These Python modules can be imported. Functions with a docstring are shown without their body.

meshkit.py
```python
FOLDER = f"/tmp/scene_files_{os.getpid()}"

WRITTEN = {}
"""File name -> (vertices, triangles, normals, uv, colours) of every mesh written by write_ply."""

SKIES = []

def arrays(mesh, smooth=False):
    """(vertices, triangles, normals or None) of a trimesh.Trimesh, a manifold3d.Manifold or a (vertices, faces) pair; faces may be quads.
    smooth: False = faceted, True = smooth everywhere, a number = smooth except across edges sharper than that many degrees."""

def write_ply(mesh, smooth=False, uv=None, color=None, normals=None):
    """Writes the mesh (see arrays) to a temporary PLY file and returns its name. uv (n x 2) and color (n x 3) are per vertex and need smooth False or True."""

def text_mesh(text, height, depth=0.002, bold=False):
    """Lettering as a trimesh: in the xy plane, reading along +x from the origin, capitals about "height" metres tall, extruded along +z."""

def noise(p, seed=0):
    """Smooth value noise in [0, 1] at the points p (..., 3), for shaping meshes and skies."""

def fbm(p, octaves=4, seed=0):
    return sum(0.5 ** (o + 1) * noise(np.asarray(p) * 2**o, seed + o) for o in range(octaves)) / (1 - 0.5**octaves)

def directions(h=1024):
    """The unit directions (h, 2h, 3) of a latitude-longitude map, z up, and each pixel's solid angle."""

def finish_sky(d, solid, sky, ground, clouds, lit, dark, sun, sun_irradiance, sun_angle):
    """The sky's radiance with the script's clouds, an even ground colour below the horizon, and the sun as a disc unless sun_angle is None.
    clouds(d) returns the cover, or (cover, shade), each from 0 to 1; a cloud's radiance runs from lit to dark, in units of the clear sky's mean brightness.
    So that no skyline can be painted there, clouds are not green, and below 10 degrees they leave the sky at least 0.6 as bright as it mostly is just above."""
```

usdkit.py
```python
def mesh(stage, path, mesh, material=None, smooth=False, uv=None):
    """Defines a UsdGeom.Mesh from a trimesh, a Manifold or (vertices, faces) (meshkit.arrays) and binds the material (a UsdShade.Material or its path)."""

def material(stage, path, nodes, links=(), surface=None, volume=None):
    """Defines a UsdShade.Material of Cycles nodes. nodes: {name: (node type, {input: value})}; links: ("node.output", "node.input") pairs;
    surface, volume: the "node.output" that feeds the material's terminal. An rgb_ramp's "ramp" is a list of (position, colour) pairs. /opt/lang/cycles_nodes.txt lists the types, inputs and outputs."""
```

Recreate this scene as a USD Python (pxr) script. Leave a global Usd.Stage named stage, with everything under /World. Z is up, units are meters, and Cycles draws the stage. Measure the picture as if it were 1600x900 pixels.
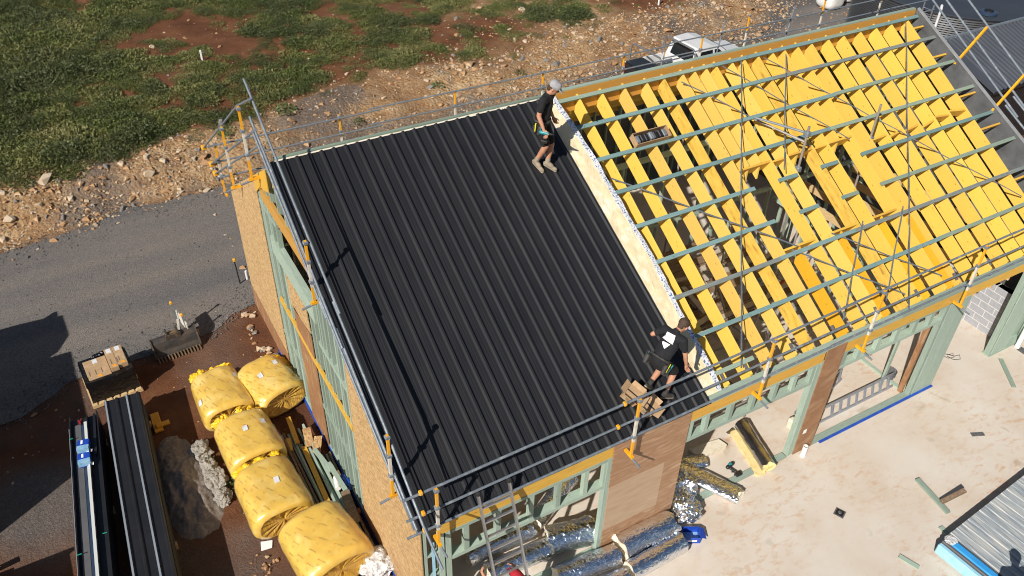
import math, random
import numpy as np, trimesh, manifold3d, shapely
from shapely.geometry import Polygon, Point
from pxr import Usd, UsdGeom, UsdLux, UsdShade, Gf, Sdf, Vt
import usdkit, meshkit

# ------------------------------------------------------------------ stage, camera, sky, sun
stage = Usd.Stage.CreateInMemory()
UsdGeom.SetStageUpAxis(stage, 'Z'); UsdGeom.SetStageMetersPerUnit(stage, 1.0)
UsdGeom.Xform.Define(stage, '/World'); UsdGeom.Scope.Define(stage, '/World/Looks')
F_PX, PITCH, YAW, ROLL = 1312.0, 0.668, 1.036, 0.029
EYE = np.array([-2.808, -7.228, 13.774])
fw = np.array([math.cos(PITCH)*math.cos(YAW), math.cos(PITCH)*math.sin(YAW), -math.sin(PITCH)])
rt = np.cross(fw, [0, 0, 1]); rt /= np.linalg.norm(rt); up = np.cross(rt, fw)
R2, U2 = math.cos(ROLL)*rt + math.sin(ROLL)*up, -math.sin(ROLL)*rt + math.cos(ROLL)*up
cam = UsdGeom.Camera.Define(stage, '/World/camera')
cam.CreateHorizontalApertureAttr(36.0); cam.CreateVerticalApertureAttr(20.25); cam.CreateFocalLengthAttr(36.0*F_PX/1600)
cam.CreateExposureAttr(0.22)
m4 = Gf.Matrix4d(*R2, 0, *U2, 0, *(-fw), 0, *EYE, 1)
cam.AddTransformOp().Set(m4)
SUN_EL, SUN_AZ = math.radians(37), math.radians(30)        # light travels towards +x, a little +y
to_sun = np.array([-math.cos(SUN_EL)*math.cos(SUN_AZ), -math.cos(SUN_EL)*math.sin(SUN_AZ), math.sin(SUN_EL)])
usdkit.material(stage, '/World/Looks/sky_look', {
    'sky': ('sky_texture', {'sky_type': 'single_scattering', 'sun_disc': False, 'sun_elevation': SUN_EL, 'sun_rotation': math.atan2(to_sun[0], to_sun[1]), 'altitude': 300.0, 'aerosol_density': 0.7}),
    'bg': ('background_shader', {'strength': 0.05})}, [('sky.color', 'bg.color')], surface='bg.background')
sky = UsdLux.DomeLight.Define(stage, '/World/sky'); sky.CreateIntensityAttr(1.0)
UsdShade.MaterialBindingAPI.Apply(sky.GetPrim()).Bind(UsdShade.Material.Get(stage, '/World/Looks/sky_look'))
sky.GetPrim().SetCustomDataByKey('kind', 'structure')
sun = UsdLux.DistantLight.Define(stage, '/World/sun')
sun.CreateNormalizeAttr(True); sun.CreateIntensityAttr(1.25); sun.CreateAngleAttr(0.5); sun.CreateColorAttr(Gf.Vec3f(1.0, 0.94, 0.86))
zc = to_sun; xc = np.cross([0, 0, 1], zc); xc /= np.linalg.norm(xc); yc = np.cross(zc, xc)
sun.AddTransformOp().Set(Gf.Matrix4d(*xc, 0, *yc, 0, *zc, 0, 0, 0, 0, 1))

# ------------------------------------------------------------------ prims
rng = random.Random(7); nrg = np.random.default_rng(7)
used = {}
def numbered(parent, name):
    k = used.get((parent, name), -1) + 1; used[(parent, name)] = k
    return f'{parent}/{name}' if k == 0 else f'{parent}/{name}_{k:03d}'
def props(p, label=None, cat=None, group=None, kind=None):
    for k, v in (('label', label), ('category', cat), ('group', group), ('kind', kind)):
        if v: p.SetCustomDataByKey(k, v)
LOC = {}
def thing(name, label, cat, loc=(0, 0, 0), group=None, rot=0.0):
    path = numbered('/World', name); x = UsdGeom.Xform.Define(stage, path)
    x.AddTranslateOp().Set(Gf.Vec3d(*map(float, loc)))
    if rot: x.AddRotateZOp().Set(float(rot))
    LOC[path] = (np.array(loc, float), rot)
    props(x.GetPrim(), label, cat, group); return path
def part(parent, name, geo, mat, label=None, smooth=False, local=False, kind=None):
    """a Mesh under parent; geo is in world coordinates unless local"""
    path = numbered(parent, name)
    v, f = geo if not hasattr(geo, 'vertices') else (geo.vertices, geo.faces)
    v, f = np.asarray(v, float), np.asarray(f, int)
    if not local and parent in LOC:
        v = v - LOC[parent][0]
    m = usdkit.mesh(stage, path, (v, f), '/World/Looks/' + mat, smooth=smooth)
    if parent in LOC: LOC[path] = LOC[parent]
    props(m.GetPrim(), label=label, kind=kind); return path
def solo(name, geo, mat, label, cat, group=None, smooth=False, kind=None):
    path = numbered('/World', name)
    v, f = geo if not hasattr(geo, 'vertices') else (geo.vertices, geo.faces)
    v, f = np.asarray(v, float), np.asarray(f, int)
    base = np.array([v[:, 0].mean(), v[:, 1].mean(), v[:, 2].min()]) if kind != 'structure' else np.zeros(3)
    m = usdkit.mesh(stage, path, (v - base, f), '/World/Looks/' + mat, smooth=smooth)
    if kind != 'structure': m.AddTranslateOp().Set(Gf.Vec3d(*map(float, base)))
    props(m.GetPrim(), label, cat, group, kind); return path
def copy(src, loc, rot=0.0, label=None, group=None):
    p0 = stage.GetPrimAtPath(src); name = src.rsplit('/', 1)[1]
    path = numbered('/World', name); x = UsdGeom.Xform.Define(stage, path)
    x.GetPrim().GetReferences().AddInternalReference(src)
    x.ClearXformOpOrder()
    x.AddTranslateOp(opSuffix='at').Set(Gf.Vec3d(*map(float, loc))); x.AddRotateZOp(opSuffix='turn').Set(float(rot))
    was = p0.GetCustomData(); props(x.GetPrim(), label or was.get('label'), was.get('category'), group or was.get('group'))
    x.GetPrim().SetInstanceable(True); return path

# ------------------------------------------------------------------ geometry
def cat(*gs):
    gs = [g for g in (gs[0] if len(gs) == 1 and isinstance(gs[0], list) else gs)]
    V, Fc, n = [], [], 0
    for g in gs:
        v, f = g if not hasattr(g, 'vertices') else (g.vertices, g.faces)
        V.append(np.asarray(v, float)); Fc.append(np.asarray(f, int) + n); n += len(v)
    return np.vstack(V), np.vstack(Fc)
BOXF = np.array([[0,1,3],[0,3,2],[4,6,7],[4,7,5],[0,4,5],[0,5,1],[2,3,7],[2,7,6],[0,2,6],[0,6,4],[1,5,7],[1,7,3]])
def box(x0, x1, y0, y1, z0, z1):
    v = np.array([[x, y, z] for x in (x0, x1) for y in (y0, y1) for z in (z0, z1)], float)
    return v, BOXF
def hull(pts):
    h = trimesh.convex.convex_hull(np.asarray(pts, float)); return np.array(h.vertices), np.array(h.faces)
def cbox(x0, x1, y0, y1, z0, z1, c=.01):
    p = []
    for x, sx in ((x0, 1), (x1, -1)):
        for y, sy in ((y0, 1), (y1, -1)):
            for z, sz in ((z0, 1), (z1, -1)):
                p += [(x + sx*c, y + sy*c, z), (x + sx*c, y, z + sz*c), (x, y + sy*c, z + sz*c)]
    return hull(p)
def frame(p0, p1, upv=(0, 0, 1)):
    p0, p1 = np.asarray(p0, float), np.asarray(p1, float); d = p1 - p0; L = np.linalg.norm(d); d = d / L
    s = np.cross(d, upv)
    if np.linalg.norm(s) < 1e-6: s = np.cross(d, [1, 0, 0])
    s /= np.linalg.norm(s); u = np.cross(s, d); return p0, d, s, u, L
def bar(p0, p1, w, h, upv=(0, 0, 1), twist=0):
    """box from p0 to p1; w across, h along upv, centred"""
    p0, d, s, u, L = frame(p0, p1, upv)
    if twist: s, u = math.cos(twist)*s + math.sin(twist)*u, -math.sin(twist)*s + math.cos(twist)*u
    v = np.array([p0 + d*a*L + s*b*w/2 + u*c*h/2 for a in (0, 1) for b in (-1, 1) for c in (-1, 1)])
    return v, BOXF
def tube(pts, r=.024, n=8, cap=True):
    pts = [np.asarray(p, float) for p in pts]; V, Fc = [], []
    d0 = pts[1] - pts[0]; s = np.cross(d0, [0, 0, 1.0])
    if np.linalg.norm(s) < 1e-6: s = np.array([1.0, 0, 0])
    s /= np.linalg.norm(s)
    rr = r if hasattr(r, '__len__') else [r]*len(pts)
    for i, p in enumerate(pts):
        d = (pts[min(i+1, len(pts)-1)] - pts[max(i-1, 0)]); d /= np.linalg.norm(d)
        s = s - d*(s@d); s /= np.linalg.norm(s); u = np.cross(d, s)
        for k in range(n):
            a = 2*math.pi*k/n; V.append(p + rr[i]*(math.cos(a)*s + math.sin(a)*u))
    for i in range(len(pts)-1):
        for k in range(n):
            a, b = i*n+k, i*n+(k+1) % n; Fc += [[a, b, b+n], [a, b+n, a+n]]
    if cap:
        for i, o in ((0, 1), (len(pts)-1, -1)):
            c = len(V); V.append(pts[i])
            for k in range(n):
                t = [c, i*n+(k+1) % n, i*n+k]; Fc.append(t if o == 1 else t[::-1])
    return np.array(V), np.array(Fc)
def prism(poly, thick, to3):
    """poly (list of 2-d points or shapely polygon) extruded by thick; to3(u, v, w) -> xyz"""
    P = poly if isinstance(poly, Polygon) else Polygon(poly)
    m = trimesh.creation.extrude_polygon(P, thick, engine='earcut')
    return np.array([to3(*p) for p in m.vertices]), np.array(m.faces)
def fixn(g):
    m = trimesh.Trimesh(*g, process=False); m.fix_normals(); return np.array(m.vertices), np.array(m.faces)
def spin(prof, n=24, at=(0, 0, 0)):
    V, Fc = [], []
    for r, z in prof:
        for k in range(n): V.append((at[0] + r*math.cos(2*math.pi*k/n), at[1] + r*math.sin(2*math.pi*k/n), at[2] + z))
    for i in range(len(prof)-1):
        for k in range(n):
            a, b = i*n+k, i*n+(k+1) % n; Fc += [[a, b, b+n], [a, b+n, a+n]]
    return np.array(V), np.array(Fc)
def blob(c, r, sub=2, amp=.2, freq=3., seed=0):
    s = trimesh.creation.icosphere(sub, 1.0); v = np.array(s.vertices)
    k = 1 + amp*(meshkit.fbm(v*freq + seed*7.3 + 50, 3, seed)*2 - 1)
    return np.asarray(c) + v*k[:, None]*np.asarray(r), np.array(s.faces)
def rock(c, r, seed):
    g = np.random.default_rng(seed); p = g.normal(size=(11, 3)); p /= np.linalg.norm(p, axis=1)[:, None]
    v, f = hull(p*g.uniform(.75, 1.1, (11, 1))*np.asarray(r)); return v + np.asarray(c), f
def turn(g, deg, about=(0, 0, 0)):
    a = math.radians(deg); c, s = math.cos(a), math.sin(a); v = np.asarray(g[0]) - about
    return v@np.array([[c, s, 0], [-s, c, 0], [0, 0, 1]]) + about, g[1]

# ------------------------------------------------------------------ materials
def mat(name, c1, c2=None, scale=4., rough=.6, metal=0., bump=0., bscale=40., stretch=None, detail=5., lo=.3, hi=.7, rot=None, spec=.5, c3=None, coat=0., distort=0., extra=None, rrange=None, alpha=None, vor=False, bdist=.02, rv=0., knots=None):
    c2 = c2 or c1
    n = {'g': ('geometry', {}), 'p': ('principled_bsdf', {'roughness': rough, 'metallic': metal, 'specular_ior_level': spec, 'coat_weight': coat, 'coat_roughness': .12})}
    l = []; src = 'g.position'
    if rot is not None:
        n['vr'] = ('vector_rotate', {'rotate_type': 'x_axis', 'angle': rot}); l.append((src, 'vr.vector')); src = 'vr.vector'
    if stretch:
        n['mp'] = ('mapping', {'mapping_type': 'point', 'scale': stretch}); l.append((src, 'mp.vector')); src = 'mp.vector'
    if vor: n['n1'] = ('voronoi_texture', {'scale': scale}); out = 'n1.color'
    else: n['n1'] = ('noise_texture', {'scale': scale, 'detail': detail, 'roughness': .6, 'distortion': distort}); out = 'n1.fac'
    stops = [(lo, c1), (hi, c2)] if c3 is None else [(lo, c1), ((lo+hi)/2, c2), (hi, c3)]
    n['r'] = ('rgb_ramp', {'ramp': stops})
    l += [(src, 'n1.vector')]; col = 'r.color'
    if knots:
        n.update({'kv': ('voronoi_texture', {'scale': 1.}), 'km': ('mapping', {'scale': knots}), 'kr': ('rgb_ramp', {'ramp': [(0., (.38, .30, .2)), (.07, (.6, .5, .38)), (.12, (1., 1., 1.))]}), 'kx': ('mix_color', {'blend_type': 'multiply', 'fac': .85})})
        l += [(src if not stretch else ('vr.vector' if rot is not None else 'g.position'), 'km.vector'), ('km.vector', 'kv.vector'), ('kv.distance', 'kr.fac'), (col, 'kx.a'), ('kr.color', 'kx.b')]; col = 'kx.result'
    if rv:
        n.update({'oi': ('object_info', {}), 'om': ('map_range', {'to_min': 1 - rv, 'to_max': 1 + rv*.6}), 'oh': ('map_range', {'to_min': .5 - rv*.05, 'to_max': .5 + rv*.05}), 'ow': ('white_noise_texture', {'dimensions': '1D'}), 'hs': ('hsv', {})})
        l += [('oi.random', 'om.value'), ('oi.random', 'ow.w'), ('ow.value', 'oh.value'), ('om.result', 'hs.value'), ('oh.result', 'hs.hue'), (col, 'hs.color')]; col = 'hs.color'
    l.append((col, 'p.base_color'))
    if vor:
        n['bw'] = ('rgb_to_bw', {}); l += [(out, 'bw.color'), ('bw.val', 'r.fac')]
    else: l.append((out, 'r.fac'))
    if bump:
        n['n2'] = ('noise_texture', {'scale': bscale, 'detail': 4., 'roughness': .6}); n['b'] = ('bump', {'strength': bump, 'distance': bdist})
        l += [(src, 'n2.vector'), ('n2.fac', 'b.height'), ('b.normal', 'p.normal')]
    if rrange:
        n['mr'] = ('map_range', {'from_min': .3, 'from_max': .7, 'to_min': rrange[0], 'to_max': rrange[1]}); l += [('n1.fac', 'mr.value'), ('mr.result', 'p.roughness')]
    usdkit.material(stage, '/World/Looks/' + name, n, l, surface='p.BSDF')
TH = math.atan2(6.53-3.1, 5.604)
SL = (1.5, 1.2, 28.)          # stretch for grain along the (unrotated) y axis
mat('lvl_slope', (.80, .555, .105), (.74, .475, .075), scale=3., stretch=(26., .9, 26.), rot=-TH, rough=.62, lo=.25, hi=.75, bump=.1, bscale=20, rv=.12, knots=(9., 3.2, 9.))
mat('lvl_slope_pale', (.82, .59, .145), (.77, .52, .10), scale=3., stretch=(26., .9, 26.), rot=-TH, rough=.62, lo=.25, hi=.75, bump=.1, bscale=20, rv=.12, knots=(9., 3.2, 9.))
mat('lvl_slope_deep', (.80, .47, .03), (.72, .40, .02), scale=3., stretch=(26., .9, 26.), rot=-TH, rough=.6, lo=.25, hi=.75, rv=.12, knots=(9., 3.2, 9.))
mat('lvl_slope_stained', (.80, .555, .105), (.74, .475, .075), c3=(.45, .21, .045), scale=2.2, stretch=(5., 1.3, 5.), rot=-TH, rough=.65, lo=.42, hi=.74, rv=.12, knots=(9., 3.2, 9.))
mat('lvl_along', (.80, .49, .08), (.66, .38, .05), scale=3., stretch=(.9, 22., 22.), rough=.62, lo=.25, hi=.8, c3=(.5, .3, .06), rv=.1, knots=(3.2, 9., 9.))
mat('lvl_orange', (.56, .31, .07), (.46, .24, .05), scale=3., stretch=(22., .9, 22.), rough=.65)
mat('lvl_ridge', (.58, .30, .055), (.48, .23, .045), scale=3., stretch=(.9, 22., 22.), rough=.65, lo=.25, hi=.75)
for nm, st in (('x', (1.2, 26., 26.)), ('y', (26., 1.2, 26.)), ('z', (26., 26., 1.2))):
    mat('green_' + nm, (.40, .49, .40), (.29, .38, .315), c3=(.36, .41, .33), scale=2.6, stretch=st, rough=.7, lo=.3, hi=.75, bump=.12, bscale=12, rv=.22, knots=tuple(q*.45 if q > 2 else 4. for q in st))
mat('purlin_teal', (.22, .34, .33), (.15, .26, .255), c3=(.27, .33, .31), scale=2.2, stretch=(1., 18., 18.), rough=.65, lo=.3, hi=.72, rv=.18, knots=(3., 12., 12.))
mat('purlin_grey', (.26, .29, .27), (.17, .20, .19), c3=(.31, .33, .29), scale=2.2, stretch=(1., 18., 18.), rough=.7, lo=.3, hi=.72, rv=.18, knots=(3., 12., 12.))
mat('purlin_green', (.31, .39, .30), (.22, .29, .22), c3=(.3, .38, .33), scale=2.2, stretch=(1., 18., 18.), rough=.7, lo=.3, hi=.72, rv=.18, knots=(3., 12., 12.))
mat('brown_timber', (.25, .165, .10), (.15, .10, .065), c3=(.33, .25, .17), scale=2.6, stretch=(2., 12., 26.), rough=.75)
mat('grey_plank', (.55, .50, .43), (.36, .31, .25), c3=(.62, .58, .51), scale=2.6, stretch=(1.5, 20., 20.), rough=.8)
mat('pale_pine', (.62, .46, .24), (.48, .33, .16), scale=2.6, stretch=(1.5, 14., 14.), rough=.7)
# OSB: flakes, with red dust thrown up from the ground near its foot
usdkit.material(stage, '/World/Looks/osb', {
    'g': ('geometry', {}), 'mp': ('mapping', {'scale': (30., 14., 46.)}), 'v': ('voronoi_texture', {'scale': 1.3}), 'bw': ('rgb_to_bw', {}),
    'r': ('rgb_ramp', {'ramp': [(.1, (.30, .18, .075)), (.45, (.47, .30, .135)), (.85, (.62, .43, .21))]}),
    'sx': ('separate_xyz', {}), 'n': ('noise_texture', {'scale': 1.1, 'detail': 5.}), 'a': ('math', {'math_type': 'multiply_add', 'value2': 2.4, 'value3': -1.15}), 'b': ('math', {'math_type': 'subtract'}),
    'mr': ('map_range', {'clamp': True, 'from_min': -.3, 'from_max': .25, 'to_min': 0., 'to_max': .72}),
    'mx': ('mix_color', {'b': (.22, .085, .035)}), 'bu': ('bump', {'strength': .25, 'distance': .004}), 'p': ('principled_bsdf', {'roughness': .75})},
    [('g.position', 'mp.vector'), ('mp.vector', 'v.vector'), ('v.color', 'bw.color'), ('bw.val', 'r.fac'), ('g.position', 'sx.vector'), ('g.position', 'n.vector'), ('n.fac', 'a.value1'),
     ('a.value', 'b.value1'), ('sx.z', 'b.value2'), ('b.value', 'mr.value'), ('mr.result', 'mx.fac'), ('r.color', 'mx.a'), ('mx.result', 'p.base_color'), ('bw.val', 'bu.height'), ('bu.normal', 'p.normal')], surface='p.BSDF')
mat('plywood', (.46, .30, .18), (.31, .165, .085), c3=(.52, .37, .24), scale=1.6, stretch=(1., 1., 7.), rough=.6, lo=.3, hi=.72, distort=.6)
mat('plywood_pale', (.47, .34, .23), (.40, .26, .155), scale=2., stretch=(1., 1., 6.), rough=.6, distort=.4)
mat('plywood_side', (.36, .20, .10), (.27, .13, .06), c3=(.42, .27, .15), scale=1.5, stretch=(1., 5., 1.2), rough=.6, distort=.6)
mat('roof_black', (.0135, .0143, .0168), (.0185, .0193, .0215), scale=1.2, stretch=(4., .6, .6), rough=.42, rrange=(.42, .52), spec=.38)
mat('black_steel', (.011, .012, .014), (.02, .02, .022), scale=2., rough=.4, spec=.6)
mat('dark_sheet', (.055, .061, .074), (.072, .079, .094), scale=1., rough=.36)
mat('tank_steel', (.06, .063, .068), (.085, .088, .094), scale=1.5, rough=.42, metal=.5)
mat('tank_roof', (.030, .037, .050), (.042, .05, .064), scale=.8, rough=.55)
mat('galv', (.21, .245, .28), (.15, .18, .21), c3=(.28, .31, .34), scale=9., rough=.5, metal=.15, rrange=(.42, .6))
mat('alloy', (.52, .53, .55), (.40, .41, .43), scale=9., rough=.35, metal=.8)
mat('dull_pipe', (.40, .37, .34), (.25, .22, .20), scale=7., rough=.55, metal=.3)
mat('yellow_paint', (.86, .43, .015), (.74, .34, .012), scale=9., rough=.42, c3=(.8, .42, .05))
mat('worn_white', (.68, .65, .58), (.5, .46, .38), scale=12., rough=.6)
mat('orange_plastic', (.75, .16, .02), rough=.5)
mat('red_plastic', (.5, .02, .02), rough=.5)
mat('green_strap', (.02, .35, .22), rough=.4)
usdkit.material(stage, '/World/Looks/foil', {'g': ('geometry', {}), 'n': ('noise_texture', {'scale': 14., 'detail': 3., 'roughness': .5, 'distortion': .8}),
    'b': ('bump', {'strength': .5, 'distance': .05}), 'p': ('principled_bsdf', {'metallic': 1., 'roughness': .2, 'base_color': (.88, .92, .98)})},
    [('g.position', 'n.vector'), ('n.fac', 'b.height'), ('b.normal', 'p.normal')], surface='p.BSDF')
mat('fibre', (.82, .73, .53), (.72, .59, .36), c3=(.85, .80, .66), scale=3., rough=.95, bump=.35, bscale=45, lo=.25, hi=.75)
mat('fibre_white', (.78, .73, .62), (.66, .58, .43), scale=7., rough=.95, bump=.6, bscale=50)
mat('fibre_yellow', (.82, .69, .34), (.70, .54, .22), scale=9., rough=.95, bump=.6, bscale=50)
mat('foil_print', (.85, .86, .88), (.12, .18, .36), scale=34., rough=.3, metal=.25, lo=.53, hi=.6, detail=2., bump=.6, bscale=30)
mat('bale_yellow', (.82, .57, .12), (.77, .50, .085), c3=(.86, .65, .22), scale=2.4, rough=.45, coat=.25, bump=.16, bscale=5., lo=.3, hi=.7, bdist=.05)
mat('bale_end', (.66, .38, .05), (.45, .24, .035), c3=(.8, .52, .08), scale=5., stretch=(5., 1., .7), rough=.5, coat=.3, bump=.7, bscale=16, bdist=.04)
mat('bag_yellow', (.88, .55, .02), (.8, .46, .012), scale=6., rough=.4, coat=.3, bump=.5, bscale=14.)
usdkit.material(stage, '/World/Looks/clear_wrap', {'g': ('geometry', {}), 'n': ('noise_texture', {'scale': 4., 'detail': 5., 'distortion': 1.2}), 'b': ('bump', {'strength': .5, 'distance': .05}),
    'lw': ('layer_weight', {'blend': .12}), 'fm': ('math', {'math_type': 'multiply_add', 'value2': .45, 'value3': .07}), 't': ('transparent_bsdf', {'color': (.98, .98, .97)}), 'gl': ('glossy_bsdf', {'color': (.95, .95, .95), 'roughness': .26}), 'mc': ('mix_closure', {})},
    [('g.position', 'n.vector'), ('n.fac', 'b.height'), ('b.normal', 'gl.normal'), ('lw.facing', 'fm.value1'), ('fm.value', 'mc.fac'), ('t.BSDF', 'mc.closure1'), ('gl.BSDF', 'mc.closure2')], surface='mc.closure')
mat('milky_plastic', (.72, .72, .72), (.5, .5, .5), scale=7., rough=.25, bump=.9, bscale=11., bdist=.08, coat=.4)
mat('label_white', (.72, .73, .75), (.35, .36, .4), scale=60., lo=.45, hi=.75, rough=.5)
mat('print_black', (.05, .04, .03), rough=.7)
mat('print_red', (.76, .30, .04), rough=.5)
mat('white_paint', (.70, .70, .70), (.64, .64, .64), scale=3., rough=.3, coat=.4)
mat('paper', (.8, .8, .78), rough=.8)
mat('pvc', (.8, .79, .76), (.72, .7, .66), scale=6., rough=.35)
mat('glass_dark', (.012, .016, .02), rough=.08, spec=.8)
mat('tyre', (.015, .015, .015), rough=.8)
mat('chrome', (.6, .6, .62), rough=.2, metal=1.)
mat('red_lamp', (.5, .02, .02), rough=.25)
mat('blue_film', (.012, .06, .36), (.02, .10, .50), scale=6., rough=.35, bump=.3, bscale=15)
mat('blue_box', (.012, .07, .48), (.01, .05, .36), scale=8., rough=.45)
mat('blue_light', (.10, .32, .55), (.32, .5, .65), scale=14., rough=.5)
mat('sky_blue_film', (.03, .28, .66), (.05, .34, .72), scale=4., rough=.3, bump=.2, bscale=12)
mat('pale_blue_film', (.25, .55, .72), (.4, .66, .78), scale=5., rough=.35)
mat('bluish_alloy', (.38, .41, .47), (.30, .33, .39), scale=8., rough=.35, metal=.5)
mat('cardboard', (.46, .31, .175), (.38, .25, .135), scale=5., rough=.8, c3=(.50, .35, .21))
mat('black_wrap', (.007, .007, .008), rough=.16, bump=.8, bscale=11., bdist=.06)
mat('orange_sticker', (.85, .35, .01), rough=.5)
mat('flashing_grey', (.13, .13, .135), (.10, .10, .105), scale=2., rough=.4)
mat('flashing_white', (.62, .64, .62), rough=.4)
mat('flashing_blue', (.03, .05, .09), rough=.35)
mat('rust', (.09, .06, .04), (.04, .034, .03), c3=(.16, .10, .055), scale=9., rough=.75, bump=.4)
mat('digger_steel', (.03, .03, .03), (.06, .054, .05), c3=(.09, .068, .048), scale=6., rough=.55, metal=.4, bump=.3)
mat('worn_tooth', (.25, .17, .09), (.12, .085, .05), scale=14., rough=.6, metal=.3)
mat('skin', (.52, .27, .165), (.44, .21, .125), scale=14., rough=.55)
mat('black_cotton', (.006, .007, .010), (.012, .013, .016), scale=16., rough=.9, bump=.3, bscale=25)
mat('short_black', (.006, .006, .007), (.011, .011, .011), scale=14., rough=.9, bump=.3, bscale=25)
mat('cap_grey', (.36, .36, .37), (.26, .26, .27), scale=30., rough=.9)
mat('cap_red', (.42, .012, .022), (.33, .01, .02), scale=20., rough=.85)
mat('boot_tan', (.36, .30, .215), (.22, .18, .13), scale=18., rough=.85)
mat('boot_dark', (.02, .02, .02), (.05, .045, .04), scale=18., rough=.8)
mat('sole', (.50, .42, .31), (.36, .29, .2), scale=18., rough=.85)
mat('hair', (.045, .028, .018), (.08, .05, .03), scale=40., rough=.8)
mat('belt', (.02, .02, .02), (.06, .055, .05), scale=18., rough=.7)
mat('tool_teal', (.02, .22, .25), rough=.4)
mat('tool_black', (.018, .018, .02), rough=.45)
mat('hi_yellow', (.75, .7, .03), rough=.5)
mat('khaki', (.24, .21, .12), (.16, .145, .085), scale=12., rough=.9, bump=.3, bscale=20)
mat('plaid_blue', (.10, .17, .34), (.42, .46, .52), scale=14., rough=.85, lo=.4, hi=.6)
mat('block', (.37, .38, .41), (.31, .32, .345), scale=10., rough=.9, bump=.3, bscale=60)
mat('mortar', (.62, .61, .59), (.54, .53, .5), scale=12., rough=.95)
mat('cement_sheet', (.06, .064, .068), (.095, .10, .105), c3=(.13, .135, .14), scale=2.5, rough=.7)
mat('cement_cap', (.30, .31, .32), (.22, .23, .24), scale=5., rough=.8)
mat('bulk_bag', (.72, .72, .70), (.6, .6, .58), scale=7., rough=.7, bump=.5, bscale=10.)
mat('stone_tan', (.46, .29, .145), (.34, .19, .09), c3=(.54, .40, .25), scale=2.2, rough=.9, bump=.5, bscale=18)
mat('stone_pale', (.54, .44, .32), (.42, .31, .2), scale=3., rough=.9, bump=.5, bscale=18)
mat('stone_grey', (.23, .21, .19), (.14, .13, .12), scale=3., rough=.9, bump=.5, bscale=18)
mat('gravel_stone', (.12, .115, .11), (.06, .06, .06), c3=(.22, .2, .18), scale=6., rough=.85)
mat('rubble', (.40, .37, .32), (.27, .245, .21), scale=7., rough=.95, bump=.9, bscale=16, bdist=.06)
mat('sand_heap', (.27, .225, .19), (.20, .165, .14), c3=(.33, .28, .24), scale=5., rough=.95, bump=.6, bscale=22, distort=1.)
mat('soil_mound', (.17, .075, .035), (.10, .05, .028), c3=(.3, .2, .12), scale=3., rough=.95, bump=.6, bscale=20)
mat('stack_sheet', (.16, .20, .24), (.36, .39, .40), c3=(.52, .50, .45), scale=2.2, stretch=(13., .8, 1.), rough=.6, lo=.33, hi=.68, rot=None)
mat('drain_steel', (.28, .28, .28), (.1, .1, .1), scale=25., rough=.5, metal=.5)
for i, (a, b) in enumerate((((.105, .135, .036), (.15, .165, .052)), ((.075, .10, .036), (.11, .125, .052)), ((.18, .195, .06), (.24, .225, .095)))):
    usdkit.material(stage, f'/World/Looks/leaf_{"abc"[i]}', {'g': ('geometry', {}), 'n': ('noise_texture', {'scale': .7, 'detail': 3.}), 'r': ('rgb_ramp', {'ramp': [(.3, a), (.7, b)]}),
        'd': ('principled_bsdf', {'roughness': .55, 'specular_ior_level': .3}), 't': ('translucent_bsdf', {}), 'm': ('mix_closure', {'fac': .28})},
        [('g.position', 'n.vector'), ('n.fac', 'r.fac'), ('r.color', 'd.base_color'), ('r.color', 't.color'), ('d.BSDF', 'm.closure1'), ('t.BSDF', 'm.closure2')], surface='m.closure')
mat('weed_green', (.06, .11, .03), (.10, .15, .05), scale=8., rough=.6)
mat('bale_print', (.62, .43, .11), (.50, .35, .10), scale=30., rough=.6)
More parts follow.
